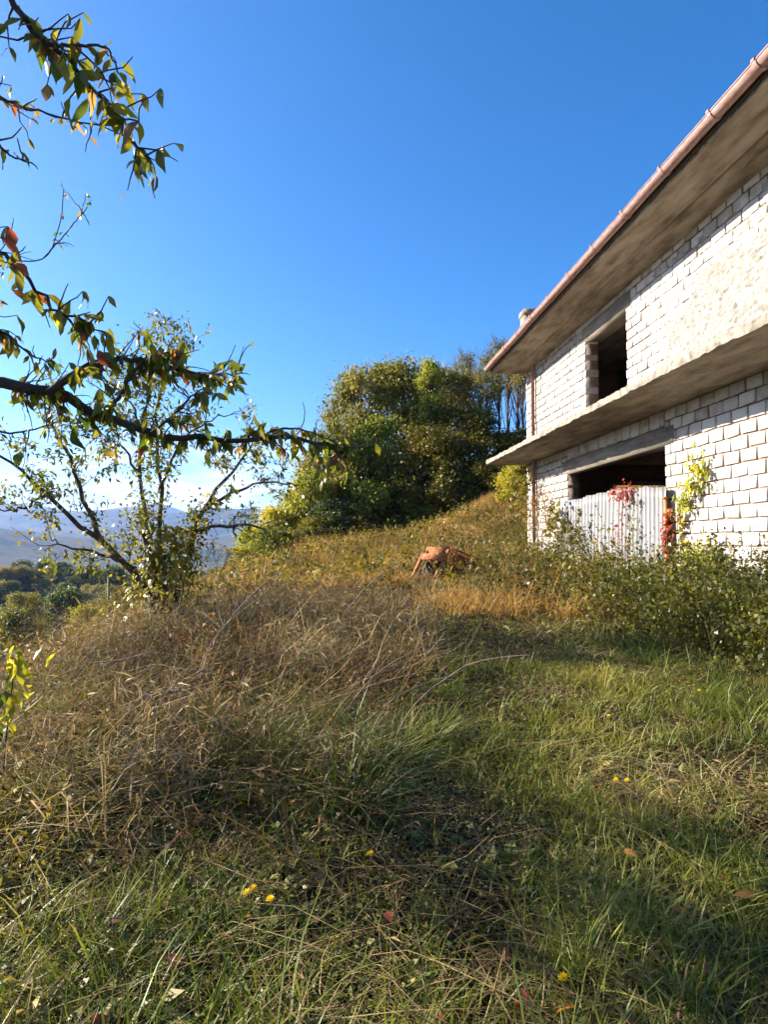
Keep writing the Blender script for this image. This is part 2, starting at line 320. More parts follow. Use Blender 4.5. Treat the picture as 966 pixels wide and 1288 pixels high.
wallbox(Y0, UP[0] - E, ZS + ST, ZE); wallbox(UP[1] + E, Y1 - E, ZS + ST, ZE); wallbox(UP[0] - E, UP[1] + E, UP[3] + .34, ZE)
front = hpart(core, 'front_wall', M['mortar'])
# blocks: chamfered, slightly uneven, four variants; y is the long axis, origin at block centre of the face
def block_mesh(seed, depth):
    r = random.Random(seed); mb = MB(); c = .006
    ly, lz = .374, .190
    def j(s): return r.uniform(-s, s)
    ring0 = [(-ly / 2 + c + j(.005), -lz / 2 + c + j(.004)), (ly / 2 - c + j(.005), -lz / 2 + c + j(.004)), (ly / 2 - c + j(.005), lz / 2 - c + j(.004)), (-ly / 2 + c + j(.005), lz / 2 - c + j(.004))]
    if r.random() < .6: k = r.randrange(4); ring0[k] = (ring0[k][0] * .94, ring0[k][1] * .84)
    ring1 = [(a * 1.028, b * 1.05) for a, b in ring0]
    v = [(0 + j(.003), a, b) for a, b in ring0] + [(c * .9, a, b) for a, b in ring1] + [(depth, a, b) for a, b in ring1]
    q = [(0, 3, 2, 1)] + [(k, (k + 1) % 4, 4 + (k + 1) % 4, 4 + k) for k in range(4)] + [(4 + k, 4 + (k + 1) % 4, 8 + (k + 1) % 4, 8 + k) for k in range(4)] + [(8, 9, 10, 11)]
    mb.add(v, q); return mb
thin = [block_mesh(k, .06) for k in range(6)]; thick = [block_mesh(20 + k, TH + .012) for k in range(5)]
thin_me = [b.mesh('brick', M['block']) for b in thin]; thick_me = [b.mesh('brick', M['block']) for b in thick]
cells = []
def lay(ya, yb, za, zb, edge_a, edge_b, off):
    rows = int(round((zb - za) / H)); hh = (zb - za) / rows
    for rrow in range(rows):
        z = za + (rrow + .5) * hh
        y = ya - (L * .5 if (rrow + off) % 2 else 0) + random.uniform(-.03, .03) * (0 if edge_a else 1)
        while y < yb - .02:
            a, b = max(y, ya), min(y + L, yb)
            if yb - b < .09: b = yb
            if b - a > .08: cells.append((a, b, z, hh, (edge_a and a == ya) or (edge_b and b == yb)))
            y = b if b > y + L else y + L
lay(Y0, LO[0], ZS - 19 * H, ZS, False, True, 0)
lay(LO[1], Y1, ZS - 19 * H, ZS, True, True, 1)
lay(LO[0], LO[1], LO[3] + .35, ZS, False, False, 1)
lay(Y0, UP[0], ZS + ST, ZE, False, True, 1)
lay(UP[1], Y1, ZS + ST, ZE, True, True, 0)
lay(UP[0], UP[1], UP[3] + .35, ZE, False, False, 0)
def vis(c):                            # how large a block shows; those outside the frame come last
    ym = (c[0] + c[1]) / 2
    if ym < 9.0: return -ym
    if c[2] < ZS and c[2] < 1.15: return -30
    if LO[1] < ym and c[2] < 1.5: return -40
    return 100 - ym
cells.sort(key=vis, reverse=True)
rest = MB()
for k, (a, b, z, hh, full) in enumerate(cells):
    lib, lme = (thick, thick_me) if full else (thin, thin_me)
    i = random.randrange(len(lib)); s = Vector((1, (b - a) / L, hh / H)); flip = random.random() < .5
    px = WX - random.uniform(0, .008) + (random.uniform(.004, .012) if random.random() < .12 else 0)
    pos = Vector((px, (a + b) / 2 + random.uniform(-.004, .004), z + random.uniform(-.004, .004)))
    rot = Euler((random.uniform(-.010, .010), 0, 0))
    if k < 299:
        o = link('brick', lme[i], front); o.location = pos; o.scale = s; o.rotation_euler = rot
    else:
        v = lib[i].v[0].copy() * np.array(s); v = v @ np.array(rot.to_matrix()).T + np.array(pos); rest.add(v, lib[i].q[0])
rest.build('brickwork', M['block'], front, kind='stuff')
# other walls, floors
mb = MB(); mb.box(XB - .3, XB, Y0, Y1, -.4, ZE); hpart(mb, 'rear_wall', M['inner'])
mb = MB(); gy0, gy1 = Y1 - .3, Y1 - .013
for z0, z1 in ((-.4, ZS), (ZS + ST, ZE)):
    if z0 < 0:
        mb.box(c1 + .003, 9.0, gy0, gy1, z0, z1); mb.box(11.0, XB - .303, gy0, gy1, z0, z1); mb.box(9.0, 11.0, gy0, gy1, z0, 2.3); mb.box(9.0, 11.0, gy0, gy1, 3.45, z1)
    else: mb.box(c1 + .003, XB - .303, gy0, gy1, z0, z1)
hpart(mb, 'gable_wall', M['inner'])
mb = MB(); mb.box(c1 + .003, XB - .303, Y0, Y0 + .3, -.4, ZE); hpart(mb, 'end_wall', M['block'])
mb = MB(); mb.box(c1 + .01, XB - .31, 11.1, 11.35, -.4, ZS - .003); mb.box(c1 + .01, XB - .31, 12.6, 12.8, ZS + ST + .003, ZE - .003); mb.box(c1 + 2.6, c1 + 2.8, 12.81, gy0 - .01, ZS + ST + .003, ZE - .003); hpart(mb, 'inner_wall', M['inner'])
mb = MB(); mb.box(c1 + .02, XB - .31, Y0 + .31, gy0 - .01, .3, .62); hpart(mb, 'ground_floor', M['concrete'])
mb = MB(); mb.box(8.5, 11.3, gy0 - .75, gy0 - .5, 3.36, 3.47); hpart(mb, 'inner_beam', M['plaster'])
mb = MB(); mb.box(WX - .014, WX + TH, LO[0] - .35, LO[1] + .35, LO[3], LO[3] + .335); hpart(mb, 'garage_lintel', M['lintel'])
mb = MB(); mb.box(WX - .013, WX + TH + .1, UP[0] - .25, UP[1] + .16, UP[3], UP[3] + .335); hpart(mb, 'door_lintel', M['lintel'])
def rough_slab(xa, xb, ya, yb, za, zb, amp, seed, name, droop=0):
    """flat slab with a crumbled free edge at xa and at both ends"""
    ny = int((yb - ya) / .07); nx = 10
    ys = np.linspace(ya, yb, ny); xs = np.linspace(xa, xa + .5, nx); xs = np.r_[xs, xb]
    def grid(z, sgn):
        X, Y = np.meshgrid(xs, ys); e = np.exp(-(X - xa) / .05)
        nn = fbm(Y * 5, Y * 0 + z * 3, seed, 4) - .5; n2 = fbm(Y * 13 + 7, Y * 0 + 2.2 + z * 9, seed + 3, 3) - .5
        Xn = X + e * (nn * amp * 1.6 + n2 * amp); Zn = z - sgn * e * np.abs(n2) * amp * 1.1 + (fbm(X * 3, Y * 1.2, seed + 5) - .5) * .012 * (1 if sgn < 0 else 0) * np.clip((xb - X) * 4, 0, 1)
        ee = np.exp(-np.minimum(Y - ya, yb - Y) / .05); Yn = Y + np.sign(Y - (ya + yb) / 2) * ee * (fbm(X * 5, X * 0 + z, seed + 9) - .6) * amp * 1.4
        return np.stack([Xn, Yn, Zn], -1)
    A, B = grid(za, -1), grid(zb, 1); m = len(xs)
    mb = MB(); idx = np.arange(ny * m).reshape(ny, m)
    q = np.stack([idx[:-1, :-1], idx[1:, :-1], idx[1:, 1:], idx[:-1, 1:]], -1).reshape(-1, 4)
    mb.add(A.reshape(-1, 3), q); mb.add(B.reshape(-1, 3), q[:, ::-1])
    o = hpart(mb, name, M['concrete'], smooth=False)
    eb = MB(); mid = (A + B) / 2; mid[:, :, 0] += (fbm(mid[:, :, 1] * 9, mid[:, :, 2] * 3, seed + 30) - .65) * amp * .9
    def strip(i, j):
        P = np.stack([A[i, j], mid[i, j], B[i, j]], 0); n = P.shape[1]; k = np.arange(3 * n).reshape(3, n)
        eb.add(P.reshape(-1, 3), np.stack([k[:-1, :-1], k[:-1, 1:], k[1:, 1:], k[1:, :-1]], -1).reshape(-1, 4))
    s_ = slice(None); strip(s_, 0); strip(0, s_); strip(-1, s_)
    e = eb.build('slab_edge', M['edge'], o)
    return o
rough_slab(4.87, XB - .3, Y0, Y1 + .05, ZS, ZS + ST, .06, 3, 'balcony_slab')
rough_slab(5.12, XB + .6, Y0, Y1 + .25, ZE, ZE + .13, .02, 8, 'eave_slab')
# cove of mortar where the eave meets the wall
mb = MB(); nseg = 60; yy = np.linspace(Y0, Y1, nseg); prof = np.array([(-.42, -.004), (-.40, -.028), (-.2, -.035), (-.02, -.05), (-.01, -.09)])
V = np.stack([np.stack([WX + prof[:, 0] + (vnoise(np.full(5, y * 1.3), np.arange(5.), 4) - .5) * .03, np.full(5, y), ZE + prof[:, 1] + (vnoise(np.full(5, y * 2.3), np.arange(5.), 14) - .5) * .012], -1) for y in yy])
k = np.arange(nseg * 5).reshape(nseg, 5); mb.add(V.reshape(-1, 3), np.stack([k[:-1, :-1], k[:-1, 1:], k[1:, 1:], k[1:, :-1]], -1).reshape(-1, 4))
hpart(mb, 'soffit_render', M['concrete'], smooth=True)
# roughcast patch: a skin that dips below the block faces where it has fallen away
def skin(y0, y1, z0, z1, name):
    n, m = int((y1 - y0) / .018), int((z1 - z0) / .018); Y, Z = np.meshgrid(np.linspace(y0, y1, n), np.linspace(z0, z1, m), indexing='ij')
    # edge of the patch in the photograph runs up towards the near end of the wall
    zt = np.interp(Y, [8.0, 8.9, 9.5, 10.1, 10.8, 11.45, 11.7, 12.0], [6.0, 6.1, 6.28, 6.2, 6.0, 5.5, 4.9, 3.9])
    d = (zt - Z) + (fbm(Y * 2.2, Z * 2.2, 40, 4) - .5) * .7
    t = np.clip(d / .12, -1, 1) * .013 + (fbm(Y * 6, Z * 9, 50, 3) - .5) * .04 + (np.abs(fbm(Y * 11, Z * 14, 60, 3) - .5) - .12) * .11
    t = np.clip(t, -.03, .045)
    X = WX - .003 - t
    mb = MB(); k = np.arange(n * m).reshape(n, m); q = np.stack([k[:-1, :-1], k[1:, :-1], k[1:, 1:], k[:-1, 1:]], -1).reshape(-1, 4)
    keep = (t.ravel()[q] > -.013).any(1); mb.add(np.stack([X, Y, Z], -1).reshape(-1, 3), q[keep])
    hpart(mb, name, M['plaster'])
skin(7.2, 12.3, ZS + ST + .01, 6.75, 'roughcast')
# roof
mb = MB(); rx0, rz0, rxm, rzm = 5.04, ZE + .175, 9.9, ZE + 2.0
n = 120; ys = np.linspace(Y0 - .1, Y1 + .3, n)
for xa, za, xb_, zb_ in ((rx0, rz0, rxm, rzm), (rxm, rzm, XB + 1.0, rz0 - .1)):
    nx = 14; xs = np.linspace(0, 1, nx); V = np.zeros((nx, n, 3))
    for i, t in enumerate(xs): V[i, :, 0] = xa + (xb_ - xa) * t; V[i, :, 1] = ys; V[i, :, 2] = za + (zb_ - za) * t + .02 * np.cos(ys * 30) + (.02 if i % 2 else 0)
    k = np.arange(nx * n).reshape(nx, n); mb.add(V.reshape(-1, 3), np.stack([k[:-1, :-1], k[1:, :-1], k[1:, 1:], k[:-1, 1:]], -1).reshape(-1, 4))
roof = hpart(mb, 'roof', M['tile'])
mb = MB()
for y in (Y0, Y1 + .2): mb.add([(rx0 + .1, y, ZE + .14), (XB + .9, y, ZE + .14), (rxm, y, rzm - .06), (rxm - .01, y, rzm - .06)], [(0, 1, 2, 3)])
hpart(mb, 'gable_panel', M['block'])
mb = MB(); cy0, cy1, cx0, cx1 = 19.1, 19.55, 5.72, 6.12
cz = at(660, 392, 19.3).z
mb.box(cx0, cx1, cy0, cy1, ZE + .2, cz - .16); ch = mb.build('chimney', M['lintel'], roof)
mb = MB(); mb.box(cx0 - .03, cx1 + .03, cy0 - .05, cy1 + .05, cz - .155, cz); mb.build('chimney_cap', M['edge'], roof)
# gutter: half round trough with rolled lip, collars and straps
def half(y0, y1, r, cx, cz_, mb, n=9, drop=0):
    an = np.linspace(math.pi, 2 * math.pi, n); ring = np.c_[cx + r * np.cos(an), cz_ + r * np.sin(an)]
    inner = np.c_[cx + (r - .006) * np.cos(an), cz_ + (r - .006) * np.sin(an)][::-1]
    ring = np.r_[ring, inner]; mm_ = len(ring); V = [(a, y, b) for y in (y0, y1) for a, b in ring]
    mb.add(V, [(k, (k + 1) % mm_, mm_ + (k + 1) % mm_, mm_ + k) for k in range(mm_)])
GX, GZ, GR = 4.985, ZE + .15, .092
mb = MB(); gy = np.linspace(Y0 - .2, Y1 + .3, 42); gs = (fbm(gy * .8, gy * 0, 71, 3) - .5) * .035; gsx = (fbm(gy * .7, gy * 0 + 3, 73, 2) - .5) * .02
an = np.linspace(math.pi, 2 * math.pi, 9); ring = np.c_[np.r_[GR * np.cos(an), (GR - .006) * np.cos(an[::-1])], np.r_[GR * np.sin(an), (GR - .006) * np.sin(an[::-1])]]
V = np.stack([np.c_[GX + sx + ring[:, 0], np.full(18, y_), GZ + sz + ring[:, 1]] for y_, sz, sx in zip(gy, gs, gsx)]); kk = np.arange(42 * 18).reshape(42, 18); k2 = np.roll(kk, -1, 1)
mb.add(V.reshape(-1, 3), np.stack([kk[:-1], k2[:-1], k2[1:], kk[1:]], -1).reshape(-1, 4)); mb.tube(np.c_[GX - GR + gsx, gy, GZ + gs], .012, 8); gut = hpart(mb, 'gutter', M['gutter'], smooth=False)
for y in [7.1, 8.03, 9.33, 10.64, 11.94, 13.25, 14.55, 15.85, 17.15, 18.45, 19.75]:
    sz, sx = float(np.interp(y, gy, gs)), float(np.interp(y, gy, gsx)); mb = MB(); half(y - .035, y + .035, GR + .014, (GX + sx), (GZ + sz), mb); mb.tube([((GX + sx) - GR - .006, y - .03, (GZ + sz) + .008), ((GX + sx) - GR - .006, y + .03, (GZ + sz) + .012)], .026, 8); mb.build('gutter_collar', M['gutter'], gut)
    mb = MB(); mb.beam((GX - GR, y + .1, GZ + .012), (rx0 + .1, y + .1, GZ + .012), .03, .006); mb.build('gutter_strap', M['iron'], gut)
mb = MB(); mb.box(5.080, 5.104, Y0 - .1, Y1 + .28, ZE + .045, ZE + .17); hpart(mb, 'fascia_board', M['iron'])
# downpipe at the far corner, through the slab to the ground
PY = 19.55
mb = MB(); mb.tube([(6.09, PY, ZE), (6.09, PY, ZS + ST + .01)], .052, 12); mb.tube([(6.09, PY, ZS), (6.09, PY, 1.0)], .056, 12)
dp = hpart(mb, 'downpipe', M['pipe'], smooth=True)
for z in (5.4, 3.4, 2.0):
    mb = MB(); mb.tube([(6.09, PY, z - .03), (6.09, PY, z + .03)], .064, 12); mb.build('pipe_clip', M['iron'], dp)

# ------------------------------------------------------------------ corrugated sheets and post in front of the garage opening
def sheet(name, label, ya, yb, x, zl, zr, lean, pitch, dep, zb=.45):
    n = int((yb - ya) / (pitch / 12)); ys = np.linspace(ya, yb, n); ph = (ys / pitch) % 1
    pr = (.5 + .5 * np.clip(1.5 * np.sin(ph * 2 * math.pi), -1, 1)) * dep; m = 12
    o = thing(name, label, 'metal sheet', (x, (ya + yb) / 2, zb), 'metal sheets closing the garage opening')
    V = np.zeros((m, n, 3)); zt = zr + (zl - zr) * (ys - ya) / (yb - ya) + (vnoise(ys * 3, ys * 0, 77) - .5) * .05
    for i, t in enumerate(np.linspace(0, 1, m)):
        z = zb + (zt - zb) * t
        V[i, :, 0] = x + pr + lean * t + (fbm(ys * .9, ys * 0 + t * 2, 5) - .5) * .05; V[i, :, 1] = ys; V[i, :, 2] = z
    k = np.arange(m * n).reshape(m, n); mb = MB(); mb.add(V.reshape(-1, 3), np.stack([k[:-1, :-1], k[1:, :-1], k[1:, 1:], k[:-1, 1:]], -1).reshape(-1, 4))
    ob = mb.build('corrugated_panel', M['zinc'], o); ob.location = -Vector(o.location)
    s_ = ob.modifiers.new('solid', 'SOLIDIFY'); s_.thickness = .003
    return o
sa = sheet('corrugated_sheet', 'wide pale corrugated sheet with wavy top nearer the downpipe', 13.52, 17.3, 6.02, 2.66, 2.73, .06, .20, .05)
sb = sheet('corrugated_sheet', 'narrow pale corrugated sheet beside the rusty post and yellow vine', 11.5, 13.6, 5.975, 2.73, 2.62, .06, .17, .045)
mb = MB(); mb.box(5.93, 5.965, 11.34, 11.41, .3, 2.40); mb.box(5.90, 5.975, 11.32, 11.43, 2.38, 2.41)
tag(mb.build('rusty_post', M['rust']), 'thin rusty orange iron post at the edge of the metal sheets', 'post')

# ------------------------------------------------------------------ tree helpers
def spline(pts, n):
    P = np.asarray([tuple(p) for p in pts], float); m = len(P)
    t = np.linspace(0, m - 1, n); i = np.clip(t.astype(int), 0, m - 2); f = (t - i)[:, None]
    p0 = P[np.maximum(i - 1, 0)]; p1 = P[i]; p2 = P[i + 1]; p3 = P[np.minimum(i + 2, m - 1)]
    return .5 * ((2 * p1) + (-p0 + p2) * f + (2 * p0 - 5 * p1 + 4 * p2 - p3) * f ** 2 + (-p0 + 3 * p1 - 3 * p2 + p3) * f ** 3)
def wander(p, d, length, n=6, curl=.25, lift=.1):
    pts = [np.array(p, float)]; d = np.array(d, float); d /= np.linalg.norm(d)
    for k in range(n):
        d = d + rng.normal(size=3) * curl + np.array([0, 0, lift]); d /= np.linalg.norm(d); pts.append(pts[-1] + d * length / n)
    return np.array(pts)
def side_dir(T, spread=.9):
    v = unit(1)[0]; v -= T * v.dot(T); v /= np.linalg.norm(v) + 1e-9
    return T * (1 - spread * .6) + v * spread

# forest trees: limbs + crown of leaf clumps, unit height 1 m so copies can be scaled
def forest_tree(kind, seed):
    global rng
    rng = np.random.default_rng(seed)
    wood, crown = MB(), MB()
    P = dict(broad=(56, 250, .023, .31, .06), dense=(60, 260, .022, .28, .02), column=(48, 200, .019, .15, .03), slender=(26, 80, .018, .17, .42), shrub=(40, 170, .05, .46, .0), bare=(10, 30, .03, .5, .12))[kind]
    nc, nl, ls, wd, zb = P
    top = np.array([rng.normal() * .03, rng.normal() * .03, .93])
    stems = 1 if kind not in ('shrub', 'bare') else 5
    tips = []
    for s_ in range(stems):
        b = np.r_[rng.normal(size=2) * (.0 if stems == 1 else .05), -.03]; tp = top if stems == 1 else np.r_[rng.normal(size=2) * wd * .4, .75 + .15 * rng.random()]
        tr = spline([b, b * .6 + tp * .4 + np.r_[rng.normal(size=2) * .02, 0], tp], 10); wood.tube(tr, np.linspace(.024 if stems == 1 else .012, .004, 10), 6)
        for k in range(nc // stems):
            t = zb + (1 - zb) * rng.random() ** .8; base = tr[min(int(t * .8 * 10), 9)]
            a = rng.random() * 2 * math.pi
            env = {'column': (1 - t) ** .5 * 1.2, 'slender': .55 + .6 * math.sin(math.pi * min(t, .96)) * .8, 'shrub': (1 - t ** 2.2) ** .5 + .1}.get(kind, math.sin(math.pi * (.18 + .74 * t)) ** .6)
            rad = wd * env * (.45 + .6 * rng.random() ** .6); z = zb + (1 - zb) * t
            c = np.array([math.cos(a) * rad, math.sin(a) * rad, min(z, .97) + rng.normal() * .012]); c[:2] += top[:2]
            lb = spline([base, (base + c) / 2 + np.r_[rng.normal(size=2) * .02, .02], c], 6); wood.tube(lb, np.linspace(.006, .0015, 6), 4, cap=False); tips.append(c)
    if kind in ('slender', 'bare'):
        for c in tips:
            for k in range(5):
                tw = wander(c + rng.normal(size=3) * .02, np.r_[rng.normal(size=2) * .7, .8], .12, 4, .3, .1); wood.tube(tw, np.linspace(.0025, .0008, 5), 3, cap=False)
    cs = {'broad': .115, 'dense': .105, 'column': .065, 'slender': .075, 'shrub': .17, 'bare': .1}[kind]
    for c in tips:
        r_ = cs * (.6 + .8 * rng.random()); n = int(nl * (.6 + .8 * rng.random())); u = unit(n); rr = r_ * rng.random(n) ** .45
        p = c + u * rr[:, None] * np.array([1.1, 1.1, .75]) * (1 + .25 * rng.normal(size=(n, 1)))
        d = u * .5 + unit(n) * .8 + np.array([0, 0, -.15]); nn = u * .6 + unit(n) * .7 + np.array([0, 0, .5])
        sz = ls * (.6 + .8 * rng.random(n)); crown.leaves(p, d, nn, sz, sz * .62, .2)
    return wood, crown
protos = {}
for kind, seeds in (('broad', (1, 2, 3)), ('dense', (4, 5)), ('column', (6,)), ('slender', (7, 8, 9)), ('shrub', (10, 11, 12)), ('bare', (13,))):
    for s_ in seeds: protos[kind, s_] = forest_tree(kind, s_)
pm = {}
def plant_tree(name, label, cat, kind, seed, mat, px, top, y, wpx, group=None, bark='bark', x=None):
    wood, crown = protos[kind, seed]
    for nm, mb_, mt in (('trunk', wood, bark), ('crown', crown, mat)):
        if (kind, seed, nm, mt) not in pm: pm[kind, seed, nm, mt] = mb_.mesh(nm, M[mt])
    p = at(px, top, y); xx = p.x if x is None else x; g = gz(xx, y); hgt = p.z - g; wid = wpx / FPX * y
    o = thing(name, label, cat, (xx, y, g), group); o.rotation_euler.z = random.uniform(0, 6.28)
    nat = dict(broad=.64, dense=.58, column=.36, slender=.42, shrub=1.0, bare=1.1)[kind] * hgt; sx = max(.5 * hgt, wid / (nat / hgt))
    sx = min(max(wid / nat * hgt, .55 * hgt), 2.6 * hgt)
    for nm, mt in (('trunk', bark), ('crown', mat)):
        c = link(nm, pm[kind, seed, nm, mt], o); c.scale = (sx, sx, hgt)
    return o
FG = 'trees at the wood edge behind the meadow'
plant_tree('broadleaf_tree', 'broad bronze-olive tree forming the left shoulder of the wood', 'tree', 'broad', 1, 'c_brown', 452, 474, 40, 92, FG)
plant_tree('broadleaf_tree', 'lower olive tree at the outer left flank of the wood', 'tree', 'broad', 2, 'c_olive', 420, 535, 37.5, 66, FG)
plant_tree('broadleaf_tree', 'big dense olive green tree in the middle of the wood', 'tree', 'dense', 4, 'c_olive', 505, 456, 42, 108, FG)
plant_tree('broadleaf_tree', 'mid green tree standing before the big olive tree', 'tree', 'dense', 5, 'c_green', 468, 520, 38, 80, FG)
plant_tree('columnar_tree', 'narrow bright green columnar tree rising out of the wood', 'tree', 'column', 6, 'c_green', 550, 458, 38.5, 52, FG)
plant_tree('broadleaf_tree', 'dark shaded evergreen tree right of the bright columnar tree', 'tree', 'dense', 5, 'c_shade', 590, 500, 38, 90, FG)
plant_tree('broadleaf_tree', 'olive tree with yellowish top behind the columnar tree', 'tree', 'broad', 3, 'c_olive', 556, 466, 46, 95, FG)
plant_tree('broadleaf_tree', 'low dark evergreen at the foot of the wood', 'tree', 'dense', 4, 'c_shade', 545, 540, 36.2, 90, FG)
SG = 'slender thin-leaved trees with sky between their stems'
for px, top, y, sd, lab in ((603, 452, 45, 7, 'slender half-bare tree just right of the dark evergreen'), (622, 432, 44, 8, 'tallest slender half-bare tree with twigs against the sky'),
                            (638, 446, 42, 9, 'slender tree with thin olive foliage beside the eave end'), (652, 440, 46, 7, 'slender tree half hidden behind the gutter end'),
                            (612, 470, 40, 9, 'short slender tree in front of the half-bare stems'), (664, 455, 41, 8, 'slender tree close behind the house corner'), (580, 448, 48, 8, 'half-bare slender tree rising behind the columnar tree')):
    plant_tree('slender_tree', lab, 'tree', 'slender', sd, 'c_olive', px, top, y, 46, SG)
plant_tree('broadleaf_tree', 'dark understorey tree below the slender stems', 'tree', 'dense', 4, 'c_shade', 635, 545, 39, 90, FG)
plant_tree('broadleaf_tree', 'dark low tree behind the house corner at the meadow top', 'tree', 'dense', 5, 'c_shade', 680, 530, 36, 90, FG)
HG = 'shrubs along the wood edge'
for px, top, y, wpx, sd, mt, lab in (
    (432, 590, 36, 75, 10, 'c_olive', 'rounded olive shrub under the bronze tree'), (415, 632, 34.5, 62, 11, 'c_blue', 'grey-green low shrub at the foot of the slope'),
    (462, 610, 35.2, 70, 12, 'c_green', 'green shrub at the lower edge of the wood'), (378, 620, 37, 62, 11, 'c_green', 'yellow-green bush left of the wood'),
    (352, 640, 36, 60, 12, 'c_yellow', 'bright yellow bush at the left end of the wood edge'), (328, 662, 37, 56, 10, 'c_green', 'leafy bush sloping down towards the valley'),
    (306, 688, 36, 44, 11, 'c_yellow', 'last yellow-green bush before the valley'), (357, 684, 33, 32, 12, 'c_orange', 'small orange-leaved bush in front of the yellow bush'),
    (505, 610, 35.4, 66, 11, 'c_shade', 'dark shrub in the shade of the wood'), (395, 575, 38.5, 60, 12, 'c_olive', 'thin yellowish shrub beside the olive tree'),
    (530, 575, 36.5, 80, 12, 'c_shade', 'dark leafy shrub filling the gap under the olive trees'), (485, 585, 37, 80, 10, 'c_shade', 'shaded shrub under the mid green tree'), (565, 590, 35, 70, 10, 'c_shade', 'shaded dark shrub under the dark evergreen'), (620, 580, 34, 60, 12, 'c_shade', 'dark shrub at the top edge of the meadow'),
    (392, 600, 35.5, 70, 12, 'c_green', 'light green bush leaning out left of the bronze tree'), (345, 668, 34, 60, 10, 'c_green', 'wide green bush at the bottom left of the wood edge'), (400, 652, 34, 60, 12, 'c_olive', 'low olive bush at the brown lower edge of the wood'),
    (440, 640, 34.2, 60, 11, 'c_shade', 'low dark bush where the wood meets the meadow'), (646, 588, 29, 44, 10, 'c_yellow', 'shrub with large yellow leaves next to the house corner')):
    plant_tree('shrub', lab, 'shrub', 'shrub', sd, mt, px, top, y, wpx, HG)
plant_tree('bare_shrub', 'leafless brown bush below the left end of the meadow', 'shrub', 'bare', 13, 'c_bare', 275, 690, 33, 60)
# scrub below in the valley on the left
VG = 'bushes on the valley slope'
for px, top, y, wpx, kind, sd, mt, lab in ((52, 762, 48, 90, 'bare', 13, 'c_bare', 'leafless reddish-brown bush in the valley field'), (108, 764, 62, 40, 'shrub', 11, 'c_yellow', 'yellow bush beyond the thin fence stake'),
    (128, 776, 46, 26, 'shrub', 12, 'c_yellow', 'small yellow bush beside the thin fence stake'), (15, 770, 60, 60, 'shrub', 10, 'c_olive', 'olive bush at the far side of the valley field'), (82, 742, 85, 46, 'shrub', 12, 'c_blue', 'grey-green round bush in the valley bottom'),
    (32, 748, 80, 46, 'broad', 1, 'c_olive', 'olive tree in the valley bottom'), (150, 738, 75, 40, 'broad', 2, 'c_brown', 'bronze tree in the valley behind the plum trunk')):
    plant_tree('valley_bush', lab, 'shrub', kind, sd, mt, px, top, y, wpx, VG)

# ------------------------------------------------------------------ geometry-node scatter for what nobody could count
protocols = {}
def proto(key, mbs, mat):
    c = bpy.data.collections.new('proto_' + key)
    for k, mb_ in enumerate(mbs):
        o = bpy.data.objects.new('%s_%02d' % (key, k), mb_.mesh(key, M[mat])); c.objects.link(o)
    protocols[key] = c
def scatter(name, key, P, rot, scl, label, cat):
    me = bpy.data.meshes.new(name); n = len(P); me.vertices.add(n); me.vertices.foreach_set('co', np.asarray(P, float).ravel())
    a = me.attributes.new('rot', 'FLOAT_VECTOR', 'POINT'); a.data.foreach_set('vector', np.asarray(rot, np.float32).ravel())
    a = me.attributes.new('scl', 'FLOAT_VECTOR', 'POINT'); a.data.foreach_set('vector', np.asarray(scl, np.float32).ravel())
    a = me.attributes.new('idx', 'INT', 'POINT'); a.data.foreach_set('value', rng.integers(0, 1000, n).astype(np.int32))
    o = link(name, me, None, 'stuff'); tag(o, label, cat)
    g = bpy.data.node_groups.new('scatter_' + name, 'GeometryNodeTree')
    g.interface.new_socket('Geometry', in_out='INPUT', socket_type='NodeSocketGeometry'); g.interface.new_socket('Geometry', in_out='OUTPUT', socket_type='NodeSocketGeometry')
    N = g.nodes.new; gi = N('NodeGroupInput'); go = N('NodeGroupOutput'); ip = N('GeometryNodeInstanceOnPoints'); ci = N('GeometryNodeCollectionInfo')
    ci.inputs['Collection'].default_value = protocols[key]; ci.inputs['Separate Children'].default_value = True; ci.inputs['Reset Children'].default_value = True
    ip.inputs['Pick Instance'].default_value = True
    def na(nm, t):
        x = N('GeometryNodeInputNamedAttribute'); x.data_type = t; x.inputs['Name'].default_value = nm; return x.outputs['Attribute']
    e2r = N('FunctionNodeEulerToRotation'); lk = g.links.new
    lk(gi.outputs[0], ip.inputs['Points']); lk(ci.outputs[0], ip.inputs['Instance']); lk(na('idx', 'INT'), ip.inputs['Instance Index'])
    lk(na('rot', 'FLOAT_VECTOR'), e2r.inputs[0]); lk(e2r.outputs[0], ip.inputs['Rotation']); lk(na('scl', 'FLOAT_VECTOR'), ip.inputs['Scale']); lk(ip.outputs[0], go.inputs[0])
    md = o.modifiers.new('scatter', 'NODES'); md.node_group = g
    return o
